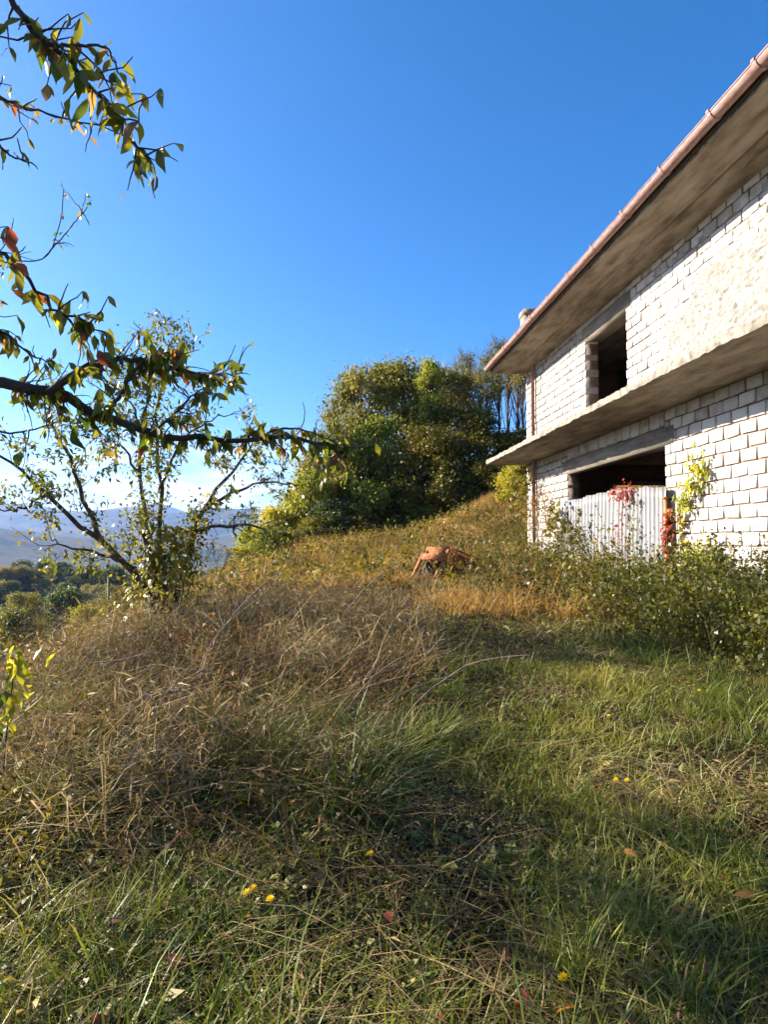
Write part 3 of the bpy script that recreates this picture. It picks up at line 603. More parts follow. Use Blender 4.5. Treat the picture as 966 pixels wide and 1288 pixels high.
def blades(n, rad, h, wd, lean, seg=4, hv=.4, droop=0.0, seed=0):
    """a clump of n curved blades"""
    g = np.random.default_rng(seed); mb = MB()
    a = g.random(n) * 2 * np.pi; rr = rad * np.sqrt(g.random(n)); B = np.c_[rr * np.cos(a), rr * np.sin(a), np.full(n, -.02)]
    da = a + g.normal(size=n) * .9; D = np.c_[np.cos(da), np.sin(da), np.zeros(n)]; S = np.c_[-np.sin(da), np.cos(da), np.zeros(n)]
    tw = g.normal(size=n) * .6; S = S * np.cos(tw)[:, None] + D * np.sin(tw)[:, None]
    hh = h * (1 - hv + 2 * hv * g.random(n)); ln = np.abs(lean * (.3 + 1.2 * g.random(n))); w_ = wd * (.6 + .8 * g.random(n))
    T = np.linspace(0, 1, seg + 1); rows = []
    for t in T:
        up = hh * (t - (droop + .28 * np.minimum(ln, 1.6)) * t * t * .9); out = hh * ln * t ** 1.7
        c = B + D * out[:, None] + np.array([0, 0, 1.]) * up[:, None]; ww = (w_ * (1 - t ** 2.2) * .5 + .0004)[:, None]
        rows.append(np.stack([c - S * ww, c + S * ww], 1))
    V = np.stack(rows, 1).reshape(n, -1, 3); base = np.arange(n)[:, None, None] * 2 * (seg + 1); k = np.arange(seg)[None, :, None] * 2
    q = (base + k + np.array([0, 1, 3, 2])).reshape(-1, 4); mb.add(V.reshape(-1, 3), q, np.repeat(g.random(n), seg)); return mb
def herb(n, r0, size, seed, up=.35):
    global rng
    rng = np.random.default_rng(seed); mb = MB(); a = rng.random(n) * 2 * np.pi; d = np.c_[np.cos(a), np.sin(a), up * rng.random(n) * 1.6]
    p = np.c_[r0 * rng.normal(size=n), r0 * rng.normal(size=n), .015 + .04 * rng.random(n)]; s_ = size * (.5 + rng.random(n))
    mb.leaves(p, d, np.c_[np.zeros((n, 2)), np.ones(n)] + unit(n) * .35, s_, s_ * .42, .15, .5); return mb
def spray(n_st, h, leaf, per, seed, arch=.7, wid=.7, stem=.004, leafless=False, stems_only=False):
    """arching stems carrying leaves"""
    global rng
    rng = np.random.default_rng(seed); st, lf = MB(), MB()
    for k in range(n_st):
        a = rng.random() * 6.283; d = np.array([math.cos(a) * arch, math.sin(a) * arch, 1.0]); b = np.r_[rng.normal(size=2) * .12 * wid, -.03]
        pts = wander(b, d, h * (.6 + .6 * rng.random()), 8, .16, -.10 * arch); lf.tube(pts, np.linspace(stem, stem * .35, 9), 3, cap=False)
        if leafless: 
            for j in range(5):
                i = rng.integers(3, 9); tw = wander(pts[i], side_dir(np.array([0, 0, 1.]), .8), h * .22, 4, .3, .05); lf.tube(tw, np.linspace(stem * .5, stem * .2, 5), 3, cap=False)
            continue
        i = rng.integers(2, 9, per); P_ = pts[i] + rng.normal(size=(per, 3)) * .035; dd = unit(per) * .8 + np.array([0, 0, -.1]); s_ = leaf * (.5 + .9 * rng.random(per))
        lf.leaves(P_, dd, unit(per) * .6 + np.array([0, 0, .9]), s_, s_ * .68, .15, .45)
    return lf
proto('valleytree', [protos['broad', 1][1], protos['broad', 3][1], protos['dense', 4][1], protos['shrub', 10][1], protos['shrub', 12][1]], 'c_far')
rng = np.random.default_rng(99)
def gen_blades(mb, B, az, h, wd, lean, seg, kink, rnd, up0=1.0):
    """blades in place: B base points, az lean direction, kink random crook"""
    n = len(B); D = np.c_[np.cos(az), np.sin(az), np.zeros(n)]; tw = rng.normal(size=n) * .8; S = np.c_[-np.sin(az), np.cos(az), np.zeros(n)] * np.cos(tw)[:, None] + D * np.sin(tw)[:, None]
    rows = []; off = np.zeros((n, 3)); T = np.linspace(0, 1, seg + 1)
    for t in T:
        up = h * (t - .30 * np.minimum(lean, 2.4) * t * t) * up0; out = h * lean * t ** 1.6
        if 0 < t: off = off + rng.normal(size=(n, 3)) * (kink * h / seg)[:, None] * np.array([1, 1, .5])
        c = B + D * out[:, None] + off + np.c_[np.zeros((n, 2)), np.maximum(up, -.0)]; ww = (wd * (1 - t ** 2.4) * .5 + .0005)[:, None]
        rows.append(np.stack([c - S * ww, c + S * ww], 1))
    V = np.stack(rows, 1).reshape(n, -1, 3); base = np.arange(n)[:, None, None] * 2 * (seg + 1); k = np.arange(seg)[None, :, None] * 2
    mb.add(V.reshape(-1, 3), (base + k + np.array([0, 1, 3, 2])).reshape(-1, 4), np.repeat(rnd, seg))
def wedge(n, r0, r1, power=1.0, a0=-40, a1=38):
    """points ahead of the viewpoint, thinning out with distance"""
    u = rng.random(n); e = 2 - power
    r = (r0 ** e + u * (r1 ** e - r0 ** e)) ** (1 / e)
    a = R(a0) + rng.random(n) * R(a1 - a0); a = a + YAW
    return r * np.sin(a), r * np.cos(a)
def inhouse(x, y): return (x > 6.1) & (y > 2.9) & (y < 21.2) & (x < 13.6)
def pathm(x, y):
    xc = np.interp(y, [0, 3, 6, 9, 11], [.9, 1.1, 1.7, 2.3, 2.2]); hw = np.interp(y, [0, 4, 9, 10.5, 11.5], [2.2, 1.7, 1.15, .8, .1]); return sstep(1.25, .75, np.abs(x - xc) / hw) * sstep(11.5, 10, y)
def drym(x, y): return sstep(.25, -.25, x - (.35 + (y - 4) * .17) + (fbm(x, y, 8) - .5) * .9) * sstep(3.0, 4.3, y + (x + 1) * .25) * sstep(15, 12, y) * sstep(-4.6, -3.4, x)
def bushm(x, y):
    xb = np.interp(y, [4, 8.5, 10, 13, 20], [4.4, 3.7, 3.3, 2.0, 2.6]); return sstep(-.15, .5, x - xb + (fbm(x, y, 81) - .5) * .9) * sstep(5.2, 6.6, y) * sstep(21.5, 19.5, y) * sstep(6.15, 6.05, x)
patch = lambda x, y, s, sd: fbm(x / s, y / s, sd, 3)
def spots_(n, r0, r1, power, maskf, a0=-40, a1=38):
    x, y = wedge(n, r0, r1, power, a0, a1); k = (rng.random(n) < maskf(x, y)) & ~inhouse(x, y); return x[k], y[k]
def clumped(n, per, r0, r1, power, maskf, rad, a0=-40, a1=38):
    x, y = spots_(n, r0, r1, power, maskf, a0, a1); m = len(x); cr = rng.random(m); hs = .6 + .8 * rng.random(m)
    i = np.repeat(np.arange(m), per); g = rng.normal(size=(len(i), 2)) * rad
    return x[i] + g[:, 0], y[i] + g[:, 1], cr[i], hs[i], np.arctan2(g[:, 1], g[:, 0])
def stuffobj(mb, name, mat, label, cat): return tag(mb.build(name, M[mat], None, False, 'stuff'), label, cat)
def bladestuff(name, mat, label, cat, layers):
    mb = MB()
    for (n, per, r0, r1, power, maskf, rad, h0, h1, w0, w1, l0, l1, seg, kink, *ang) in layers:
        x, y, cr, hs, az = clumped(n, per, r0, r1, power, maskf, rad, *ang); k = ~inhouse(x, y); x, y, cr, hs, az = x[k], y[k], cr[k], hs[k], az[k]; m = len(x)
        r = np.hypot(x, y); sc_ = np.maximum(1, r / 7)
        h = (h0 + (h1 - h0) * rng.random(m) ** 1.5) * hs; wd = (w0 + (w1 - w0) * rng.random(m)) * sc_ ** .8; ln = l0 + (l1 - l0) * rng.random(m)
        gen_blades(mb, np.c_[x, y, terr(x, y) - .015], az + rng.normal(size=m) * 1.1, h, wd, ln, seg, np.full(m, kink), np.clip(.55 * cr + .45 * rng.random(m), 0, 1))
    return stuffobj(mb, name, mat, label, cat)
def leafstuff(mb, x, y, z0, z1, size, tilt, asp=.6, base=.45):
    n = len(x); r = np.hypot(x, y); s_ = size * (.45 + 1.1 * rng.random(n) ** 1.5) * np.maximum(1, r / 9) ** .6
    p = np.c_[x, y, terr(x, y) + z0 + (z1 - z0) * rng.random(n) ** 1.4]; a = rng.random(n) * 6.283
    mb.leaves(p, np.c_[np.cos(a), np.sin(a), rng.normal(size=n) * tilt], np.c_[rng.normal(size=(n, 2)) * .45, np.ones(n)], s_, s_ * asp, .18, base)
def machm(x, y):
    t = np.clip((16.6 - y) / 3.5, 0, 1); return 1 - .86 * sstep(1.7, 1.0, np.hypot(x - (3.0 - .6 * t), y - (16.6 - 3.5 * t)))
OUT = lambda x: sstep(-6.5, -4.0, x)
bladestuff('short_grass', 'grass', 'short green grass over the trodden ground before the house', 'grass', [
    (7600, 14, 1.3, 7.5, 1.0, lambda x, y: (.16 + .84 * sstep(.40, .56, patch(x, y, .6, 1))) * (1 - .6 * drym(x, y)) * OUT(x), .055, .04, .20, .004, .0075, .2, 1.3, 3, .12),
    (3600, 10, 7, 16, .7, lambda x, y: (.35 + .65 * sstep(.36, .58, patch(x, y, .9, 1))) * (1 - .5 * drym(x, y)) * OUT(x), .09, .05, .17, .006, .010, .2, 1.2, 2, .12)])
bladestuff('grass_tufts', 'tallgrass', 'taller green grass tufts between the dry weeds', 'grass', [
    (1250, 24, 1.6, 9, .8, lambda x, y: (sstep(.45, .60, patch(x, y, .9, 5)) + .55 * drym(x, y)) * (1 - .8 * sstep(-.4, -.9, x) * sstep(3.9, 3.3, y)) * (1 - .85 * pathm(x, y)) * (1 - .5 * bushm(x, y)), .05, .12, .38, .005, .010, .3, 1.6, 5, .10),
    (22, 34, 3.9, 5.8, .8, lambda x, y: np.ones(len(x)), .07, .22, .50, .005, .009, .4, 1.6, 5, .12, -14, 3),
    *[(3, 70, r_, r_ + .25, .8, lambda x, y: np.ones(len(x)), .07, .30, .62, .006, .010, .5, 1.7, 6, .05, a_, a_ + 3) for r_, a_ in ((4.5, -1.5), (4.9, 1), (4.1, -8), (4.3, -11), (3.6, -5))]])
bladestuff('dry_weeds', 'straw', 'tangle of tall dry brown weeds left of the path', 'dry weeds', [
    (2300, 10, 2.8, 9, .8, lambda x, y: drym(x, y) * (.35 + .65 * sstep(.38, .58, patch(x, y, .9, 14))), .12, .12, .72, .004, .013, .2, 2.2, 4, .42),
    (2200, 9, 8, 17, .4, lambda x, y: drym(x, y) + .10 * bushm(x, y), .12, .14, .5, .004, .008, .3, 2.0, 3, .30),
    (4200, 9, 1.4, 11, 1.0, lambda x, y: .25 + .6 * sstep(.42, .60, patch(x, y, 1.1, 9)), .10, .07, .28, .003, .007, 1.2, 3.2, 3, .35)])
mb = MB()
x, y = spots_(2200, 2.6, 17, .8, lambda x, y: drym(x, y) * .9 + .3 * bushm(x, y) + .02)
for xx, yy, zz in zip(x, y, terr(x, y)):
    hh = .25 + .6 * rng.random(); S_ = wander((xx, yy, zz - .02), np.r_[rng.normal(size=2) * .65, .8], hh, 7, .26, -.03); mb.tube(S_, np.linspace(.0045, .0014, 8), 3, cap=False)
    for k in range(3): mb.tube(wander(S_[rng.integers(3, 8)], np.r_[rng.normal(size=2), .6], hh * .3, 4, .35, 0), np.linspace(.002, .0009, 5), 3, cap=False)
stuffobj(mb, 'dry_stalks', 'straw', 'bare brown weed stalks standing in the dry tangle', 'dry weeds')
mb = MB()
x, y = spots_(56000, 1.3, 11, 1.1, lambda x, y: (.12 + .88 * sstep(.42, .60, patch(x, y, .8, 22))) * (1 - .3 * drym(x, y)) * OUT(x)); leafstuff(mb, x, y, .01, .08, .026, .5)
x, y, cr_, hs_, _a = clumped(1500, 9, 1.3, 10, 1.0, lambda x, y: sstep(.44, .60, patch(x, y, 1.3, 26)) * (1 - .5 * drym(x, y)), .035); leafstuff(mb, x, y, .015, .05, .075, .55, .40)
x, y, cr_, hs_, _a = clumped(330, 11, 1.6, 4.2, .8, lambda x, y: .35 + .5 * sstep(.45, .55, patch(x, y, .6, 27)), .04, -36, -6); leafstuff(mb, x, y, .02, .09, .052, .5, .5)
stuffobj(mb, 'low_herbs', 'herb', 'low broad-leaved herbs among the grass', 'weeds')
mb = MB()
x, y = spots_(15000, 1.3, 10, 1.1, lambda x, y: np.clip(sstep(.42, .60, patch(x, y, .9, 44)) + .5 * sstep(-.2, -.8, x) * sstep(3.9, 3.0, y), 0, 1)); leafstuff(mb, x, y, .0, .05, .040, .35, .55)
stuffobj(mb, 'leaf_litter', 'litter', 'withered brown leaf litter between the grass', 'leaf litter')
mb = MB()
x, y = spots_(230, 3.6, 16, .7, lambda x, y: drym(x, y) * .75 + .35 * bushm(x, y))
for xx, yy, zz in zip(x, y, terr(x, y)):
    S_ = wander((xx, yy, zz - .03), np.r_[rng.normal(size=2) * .8, .9], .8 + .9 * rng.random(), 10, .13, -.12); S_[:, 2] = np.maximum(S_[:, 2], terr(S_[:, 0], S_[:, 1]) + .03); mb.tube(S_, np.linspace(.0055, .002, 11), 4, cap=False)
    for k in range(4): mb.tube(wander(S_[rng.integers(2, 10)], np.r_[rng.normal(size=2), .5], .2, 4, .3, 0), np.linspace(.0028, .001, 5), 3, cap=False)
stuffobj(mb, 'bramble_canes', 'bark2', 'bare arching bramble canes over the dry mound', 'bramble')
mb = MB()
x, y = spots_(420, 3.4, 15, .8, lambda x, y: drym(x, y) * .6 + .10 * bushm(x, y) + .02)
for xx, yy, zz in zip(x, y, terr(x, y)):
    hh = .3 + .5 * rng.random(); S_ = wander((xx, yy, zz - .02), np.r_[rng.normal(size=2) * .25, 1], hh, 6, .1, 0); mb.tube(S_, np.linspace(.0035, .0018, 7), 3, cap=False)
    n = 26; i = rng.integers(3, 7, n); s_ = .012 + .02 * rng.random(n); mb.leaves(S_[i] + rng.normal(size=(n, 3)) * .012, unit(n) + np.array([0, 0, .5]), unit(n), s_, s_ * .55)
stuffobj(mb, 'seed_heads', 'redweed', 'withered rusty seed heads standing above the dry grass', 'dry weeds')
mb = MB()
def bits(n, r0, r1, power, maskf, zh, l0, l1, asp0, asp1, flat):
    x, y = spots_(n, r0, r1, power, maskf); m = len(x); L_ = (l0 + (l1 - l0) * rng.random(m) ** 1.7) * np.maximum(1, np.hypot(x, y) / 8) ** .7
    zz = terr(x, y) + .01 + zh * (.35 + 1.3 * vnoise(x * 1.3, y * 1.3, 37)) * rng.random(m) ** 1.3; d = unit(m) * np.array([1, 1, flat]); mb.leaves(np.c_[x, y, zz], d, unit(m) + np.array([0, 0, .4]), L_, L_ * (asp0 + (asp1 - asp0) * rng.random(m) ** 2), .3, .4)
bits(85000, 2.8, 12, .9, lambda x, y: drym(x, y) * (.08 + .92 * sstep(.43, .56, patch(x, y, .6, 14))), .46, .03, .20, .025, .11, .7)
bits(34000, 1.3, 11, 1.1, lambda x, y: (.3 + .7 * sstep(.40, .58, patch(x, y, .8, 19))) * (1 - .5 * drym(x, y)), .07, .02, .11, .04, .16, .3)
stuffobj(mb, 'broken_straw', 'straw', 'broken straw and withered bits matted over the weedy mound', 'dry weeds')
def shrubby(name, mat, label, cat, groups):
    """arching stems carrying leaves, all in place"""
    mb = MB()
    for (n, r0, r1, power, maskf, h0, h1, arch, leaf, per, stem, *ang) in groups:
        x, y = spots_(n, r0, r1, power, maskf, *ang)
        for xx, yy, zz in zip(x, y, terr(x, y)):
            hh = h0 + (h1 - h0) * rng.random() * (.4 + 1.2 * vnoise(xx * .9, yy * .9, 64)); S_ = wander((xx, yy, zz - .03), np.r_[rng.normal(size=2) * arch, 1.0], hh, 7, .18, -.09 * arch)
            mb.tube(S_, np.linspace(stem, stem * .35, 8), 3, cap=False); i = rng.integers(1, 8, per); f = rng.random((per, 1)); p = S_[i] * f + S_[i - 1] * (1 - f) + rng.normal(size=(per, 3)) * .045
            p[:, 0] = np.where((p[:, 1] > 3) & (p[:, 1] < 21) & (p[:, 0] > 5.85), 5.85 - .1 * rng.random(per), p[:, 0])
            s_ = leaf * (.5 + .9 * rng.random(per)); mb.leaves(p, unit(per) * .8 + np.array([0, 0, -.15]), unit(per) * .6 + np.array([0, 0, .8]), s_, s_ * .66, .15, .45)
    return stuffobj(mb, name, mat, label, cat)
shrubby('bramble_thicket', 'bramble', 'leafy bramble thicket along the foot of the white wall', 'bramble', [
    (8200, 6, 22, .35, lambda x, y: machm(x, y) * bushm(x, y) * (.5 + .5 * sstep(.35, .5, patch(x, y, 1.0, 57))), .5, 1.55, .5, .060, 24, .0035),
    (2600, 7, 12.5, .4, lambda x, y: sstep(4.2, 4.9, x + (fbm(x, y, 83) - .5)) * sstep(6.1, 6.0, x), .6, 1.35, .5, .06, 26, .0035, 18, 40)])
shrubby('red_weeds', 'redweed', 'reddish-brown tall weeds between the machine and the house', 'weeds', [
    (5200, 8, 24, .3, lambda x, y: sstep(.42, .58, patch(x, y, 1.6, 52)) * machm(x, y) * sstep(1.2, 2.4, x) * sstep(10.5, 13, y) * sstep(22, 19, y), .5, 1.4, .25, .042, 22, .0035),
    (900, 18, 36, .4, lambda x, y: sstep(.46, .58, patch(x, y, 2.2, 54)) * sstep(-6, -2, x), .4, 1.0, .3, .08, 14, .004),
    (600, 3.6, 11, .8, lambda x, y: drym(x, y) * sstep(.42, .56, patch(x, y, 1.3, 58)), .25, .85, .5, .04, 16, .003)])
shrubby('meadow_scrub', 'scrub', 'low green scrub patches in the golden meadow', 'scrub', [
    (8500, 12.5, 42, .4, lambda x, y: sstep(.42, .54, patch(x, y, 2.4, 72) + .05 * sstep(0, 7, x)) * machm(x, y) * sstep(-7, -3, x), .3, 1.1, .6, .12, 15, .004)])
shrubby('bank_scrub', 'scrub', 'leafy scrub on the bank dropping to the valley', 'scrub', [
    (1500, 4.5, 24, .6, lambda x, y: sstep(-2.3, -3.2, x + (fbm(x / 2, y / 2, 91) - .5) * 1.6) * sstep(-16, -10, x), .25, .75, .6, .075, 16, .0035, -48, -5),
    (260, 3.2, 5.5, .6, lambda x, y: sstep(-.9, -1.6, x), .15, .4, .6, .05, 12, .003, -44, -14)])
# long meadow grass in square tiles, laid edge to edge and turned at random
TS = 2.2
def tile(seed):
    global rng
    rng = np.random.default_rng(seed); mb = MB(); c = 150; cx = (rng.random(c) - .5) * TS; cy = (rng.random(c) - .5) * TS; i = np.repeat(np.arange(c), 13); m = len(i); g = rng.normal(size=(m, 2)) * .07; hs = (.5 + .9 * rng.random(c))[i]
    gen_blades(mb, np.c_[cx[i] + g[:, 0], cy[i] + g[:, 1], np.full(m, -.04)], np.arctan2(g[:, 1], g[:, 0]) + rng.normal(size=m), hs * (.12 + .42 * rng.random(m) ** 1.5), .008 + .010 * rng.random(m), .2 + 1.3 * rng.random(m), 3, np.full(m, .2), np.clip(.6 * rng.random(c)[i] + .4 * rng.random(m), 0, 1)); return mb
proto('meadow', [tile(70 + k) for k in range(7)], 'meadow'); rng = np.random.default_rng(5)
gx, gy = np.meshgrid(np.arange(-30, 24, TS * .93), np.arange(11.2, 52, TS * .93)); x, y = gx.ravel(), gy.ravel(); x = x + rng.normal(size=len(x)) * .12; y = y + rng.normal(size=len(x)) * .12
k = ~((x > 5.2) & (y < 22.2)) & (np.abs(np.arctan2(x, y) - YAW) < R(44)) & ~((np.hypot(x, y) < 14) & (drym(x, y) > .5)); x, y = x[k], y[k]
z = terr(x, y); e = .8; nx_ = -(terr(x + e, y) - terr(x - e, y)) / (2 * e); ny_ = -(terr(x, y + e) - terr(x, y - e)) / (2 * e)
rot = []
for a_, b_ in zip(nx_, ny_):
    q_ = Vector((0, 0, 1)).rotation_difference(Vector((a_, b_, 1)).normalized()) @ Euler((0, 0, random.randrange(4) * math.pi / 2)).to_quaternion(); rot.append(tuple(q_.to_euler()))
hm = (.25 + .75 * machm(x, y)) * (.35 + 1.3 * patch(x, y, 4, 33)) * (1 - .3 * sstep(22, 36, y))
scatter('meadow_grass', 'meadow', np.c_[x, y, z], rot, np.c_[np.ones(len(x)), np.ones(len(x)), hm], 'long golden meadow grass on the slope up to the wood', 'grass')
# the wood on the valley knoll and the scrub before it
x, y = wedge(900, 95, 340, .2, -42, -4); den = sstep(.42, .56, fbm(x / 45, y / 45, 7, 3)) * sstep(80, 110, y) + sstep(190, 225, np.hypot(x, y)) * .9
k = rng.random(len(x)) < den; P = np.c_[x[k], y[k], terr(x[k], y[k]) - .3]; hh = 4 + 6 * rng.random(len(P))
scatter('far_wood', 'valleytree', P, np.c_[np.zeros((len(P), 2)), rng.random(len(P)) * 6.28], np.c_[hh, hh, hh * .9], 'dark green wood covering the knoll in the valley', 'wood')

# ------------------------------------------------------------------ plum tree on the left, clad in ivy
def pt(l, d0, d1): 
    n = len(l); return [at(px, py, d0 + (d1 - d0) * i / (n - 1)) for i, (px, py) in enumerate(l)]
def leafy(anch, n_per, mb, spread, size, down=.5, w=.42):
    A = np.repeat(np.array(anch), n_per, 0); n = len(A); p = A + rng.normal(size=(n, 3)) * spread
    d = unit(n) * .8 + np.array([0, 0, -down]); s_ = size * (.55 + .8 * rng.random(n)); mb.leaves(p, d, unit(n) * .7 + np.array([0, 0, .6]), s_, s_ * w, .22, .45)
PYT = 10.0; pb = at(205, 778, PYT); pbz = gz(pb.x, PYT)
plum = thing('plum_tree', 'gnarled multi-stemmed fruit tree clad in ivy at the valley edge', 'tree', (pb.x, PYT, pbz))
wood, twig, fol, ivy = MB(), MB(), MB(), MB()
base = (pb.x, PYT, pbz - .1)
stems = [([(195, 735), (190, 700), (180, 640), (178, 560), (185, 500), (190, 440)], 10, 9.8, .05), ([(208, 735), (200, 690), (202, 600), (196, 540), (205, 470), (215, 425)], 10, 10.3, .048),
         ([(185, 745), (140, 690), (95, 655), (50, 615), (10, 580), (-30, 560)], 10, 9.6, .055), ([(225, 745), (240, 690), (255, 640), (290, 595), (318, 560)], 10, 10.3, .06)]
subs = [([(128, 680), (112, 640), (85, 570), (65, 530), (60, 490)], 9.85, 9.6, .04), ([(252, 645), (290, 622), (340, 606), (385, 612)], 10.1, 10.6, .032), ([(170, 715), (130, 698), (65, 682)], 9.9, 9.3, .035),
        ([(245, 668), (290, 660), (330, 665), (352, 690)], 10, 9.6, .03), ([(178, 600), (150, 560), (120, 545)], 9.8, 9.5, .022), ([(200, 620), (225, 560), (262, 530), (300, 520)], 10, 10.2, .025), ([(60, 620), (30, 640), (-10, 640)], 9.7, 9.2, .025), ([(180, 560), (160, 500), (120, 470)], 9.8, 10.2, .022)]
anch = []
for k, (l, d0, d1, r0) in enumerate(stems + subs):
    p = pt(l, d0, d1)
    if k < len(stems): p = [Vector(base)] + p
    S_ = spline(p, 18); S_[1:] += rng.normal(size=(17, 3)) * .018; wood.tube(S_, np.linspace(r0, r0 * .22, 18), 8)
    for j in range(13 if k < 4 else 9):
        i = rng.integers(7 if k < 4 else 3, 18); T = S_[min(i + 1, 17)] - S_[i - 1]; T /= np.linalg.norm(T) + 1e-9
        tw = wander(S_[i], side_dir(T, .9) + np.array([0, 0, .35]), .25 + .55 * rng.random(), 6, .22, .06); twig.tube(tw, np.linspace(.007, .002, 7), 4, cap=False); anch += list(tw[2:])
        for q_ in range(2):
            t2 = wander(tw[rng.integers(2, 6)], unit(1)[0] + np.array([0, 0, .2]), .22, 4, .25, 0); twig.tube(t2, np.linspace(.004, .0015, 5), 3, cap=False); anch += list(t2[2:])
keep = [a for a in anch if rng.random() < .55]
leafy(keep, 7, fol, .06, .085)
for l, d in (([(190, 440), (185, 500), (180, 560), (195, 620), (185, 660)], 9.9), ([(200, 430), (215, 470), (200, 530), (200, 600)], 10.1)):
    S_ = spline(pt(l, d, d), 40); leafy(S_, 9, fol, .12, .085)
# ivy: thick coat round the foot, thinner up the stems
n = 1500; hgt = rng.random(n) ** .8; a = rng.random(n) * 6.283; rr = (.10 + .48 * fbm(a * 1.1, hgt * 3.5, 17, 3)) * (.4 + 1.0 * rng.random(n)) * (1.3 - .6 * hgt)
p = np.c_[pb.x + .08 + rr * np.cos(a), PYT + rr * np.sin(a), pbz + hgt * 1.35]
s_ = .05 + .05 * rng.random(n); ivy.leaves(p, np.c_[np.cos(a), np.sin(a), np.full(n, -.9)] + unit(n) * .6, np.c_[np.cos(a), np.sin(a), np.full(n, .5)] + unit(n) * .5, s_, s_ * .75, .15)
for l, d, nn in (([(225, 745), (240, 690), (255, 640)], 10, 26), ([(195, 735), (188, 690), (182, 640)], 10, 20), ([(185, 745), (150, 700), (120, 670)], 10, 10)):
    leafy(spline(pt(l, d, d), nn), 22, ivy, .13, .065, .5, .7)
for nm, mb_, mt in (('trunk', wood, 'bark'), ('twigs', twig, 'bark2'), ('foliage', fol, 'plum'), ('ivy', ivy, 'ivy')):
    o = mb_.build(nm, M[mt], plum, nm == 'trunk', 'stuff' if nm in ('foliage', 'ivy', 'twigs') else None); o.location = -Vector(plum.location)

# ------------------------------------------------------------------ overhanging fruit tree just left of the viewpoint; its leaves one by one
def leaf_mesh(seed, mat):
    r = np.random.default_rng(seed); mb = MB(); n = 6; t = np.linspace(0, 1, n); wv = np.array([.06, .30, .42, .38, .22, .015]) * (1 + .1 * r.normal(size=n)); curl = .18 + .45 * r.random(); fold = .05 + .5 * r.random(); bend = r.normal() * .18
    V = []
    for k in range(n):
        cx = -curl * t[k] ** 2 * .8; ctr = np.array([t[k], bend * t[k] ** 2, cx]); ww = wv[k] / 2
        V += [ctr + [0, -ww, fold * ww + .02 * r.normal()], ctr, ctr + [0, ww, fold * ww + .02 * r.normal()]]
    q = []
    for k in range(n - 1): q += [(3 * k, 3 * k + 1, 3 * k + 4, 3 * k + 3), (3 * k + 1, 3 * k + 2, 3 * k + 5, 3 * k + 4)]
    mb.add(V, q); leaf_arr.append(mb); return mb.mesh('leaf', M[mat], True)
leaf_arr = []
nleaf = {c: [leaf_mesh(200 + 10 * i + k, 'leaf_' + c) for k in range(6)] for i, c in enumerate(NL)}
tx, ty = -2.75, 2.5; tz = gz(tx, ty)
near = thing('fruit_tree', 'overhanging fruit tree with large autumn leaves on its long low bough', 'tree', (tx, ty, tz))
wood, twig = MB(), MB(); an = []
trunk = spline([(tx, ty, tz - .1), (tx + .06, ty + .02, 1.1), (tx + .1, ty - .02, 1.9), (tx + .02, ty - .1, 2.7), (tx + .25, ty - .15, 3.4), (tx + .3, ty - .2, 4.1)], 24); wood.tube(trunk, np.linspace(.13, .04, 24), 12)
boughs = [  # pixels, depths, radius, leaves, leaf length, kind
 ([(-150, 470), (-40, 478), (30, 488), (80, 498), (130, 522), (190, 545), (250, 552), (330, 553), (400, 556), (432, 574)], 2.45, 2.9, .034, 330, .08, 0),
 ([(60, 495), (110, 462), (165, 452), (215, 462), (262, 470), (296, 474)], 2.5, 2.75, .015, 170, .085, 0),
 ([(325, 553), (352, 540), (385, 542), (412, 552), (428, 566)], 2.78, 2.9, .006, 50, .082, 0),
 ([(190, 545), (215, 525), (240, 500), (258, 488)], 2.6, 2.6, .007, 34, .08, 0),
 ([(130, 522), (150, 500), (165, 470), (190, 450), (222, 440)], 2.6, 2.6, .011, 70, .088, 0),
 ([(-60, 300), (0, 320), (30, 345), (70, 388), (105, 404), (132, 420)], 2.0, 2.15, .014, 80, .085, 1),
 ([(-40, -60), (15, 5), (50, 50), (70, 62), (105, 98), (140, 140), (165, 172), (182, 205)], 1.75, 1.95, .014, 120, .08, 2),
 ([(55, 55), (80, 58), (105, 58), (135, 62), (150, 95)], 1.8, 1.85, .006, 26, .075, 2),
 ([(-40, 110), (0, 124), (40, 138), (85, 152), (132, 158)], 2.2, 2.3, .008, 44, .05, 3),
 ([(-40, 160), (0, 186), (15, 196), (36, 204)], 1.9, 1.95, .008, 7, .065, 1),
 ([(-40, 400), (0, 415), (30, 440), (60, 455)], 2.3, 2.4, .012, 40, .08, 0),
 ([(-30, 540), (20, 545), (60, 535), (90, 520)], 2.9, 2.7, .010, 26, .07, 0),
 ([(-40, 360), (10, 330), (55, 325), (75, 285), (80, 238)], 3.6, 3.6, .007, 22, .05, 4),
 ([(55, 325), (90, 285), (112, 258)], 3.6, 3.6, .004, 14, .045, 4),
 ([(-40, 340), (5, 310), (18, 275)], 3.4, 3.4, .005, 10, .05, 4),
]
pal = [['green'] * 7 + ['yellow'] * 3 + ['orange', 'red', 'brown'], ['red', 'red', 'orange', 'brown', 'green', 'yellow'], ['green', 'green', 'green', 'yellow', 'yellow', 'orange', 'brown', 'brown'], ['brown', 'red', 'brown', 'green', 'orange'], ['green', 'green', 'brown']]
leafs = []; extra = []
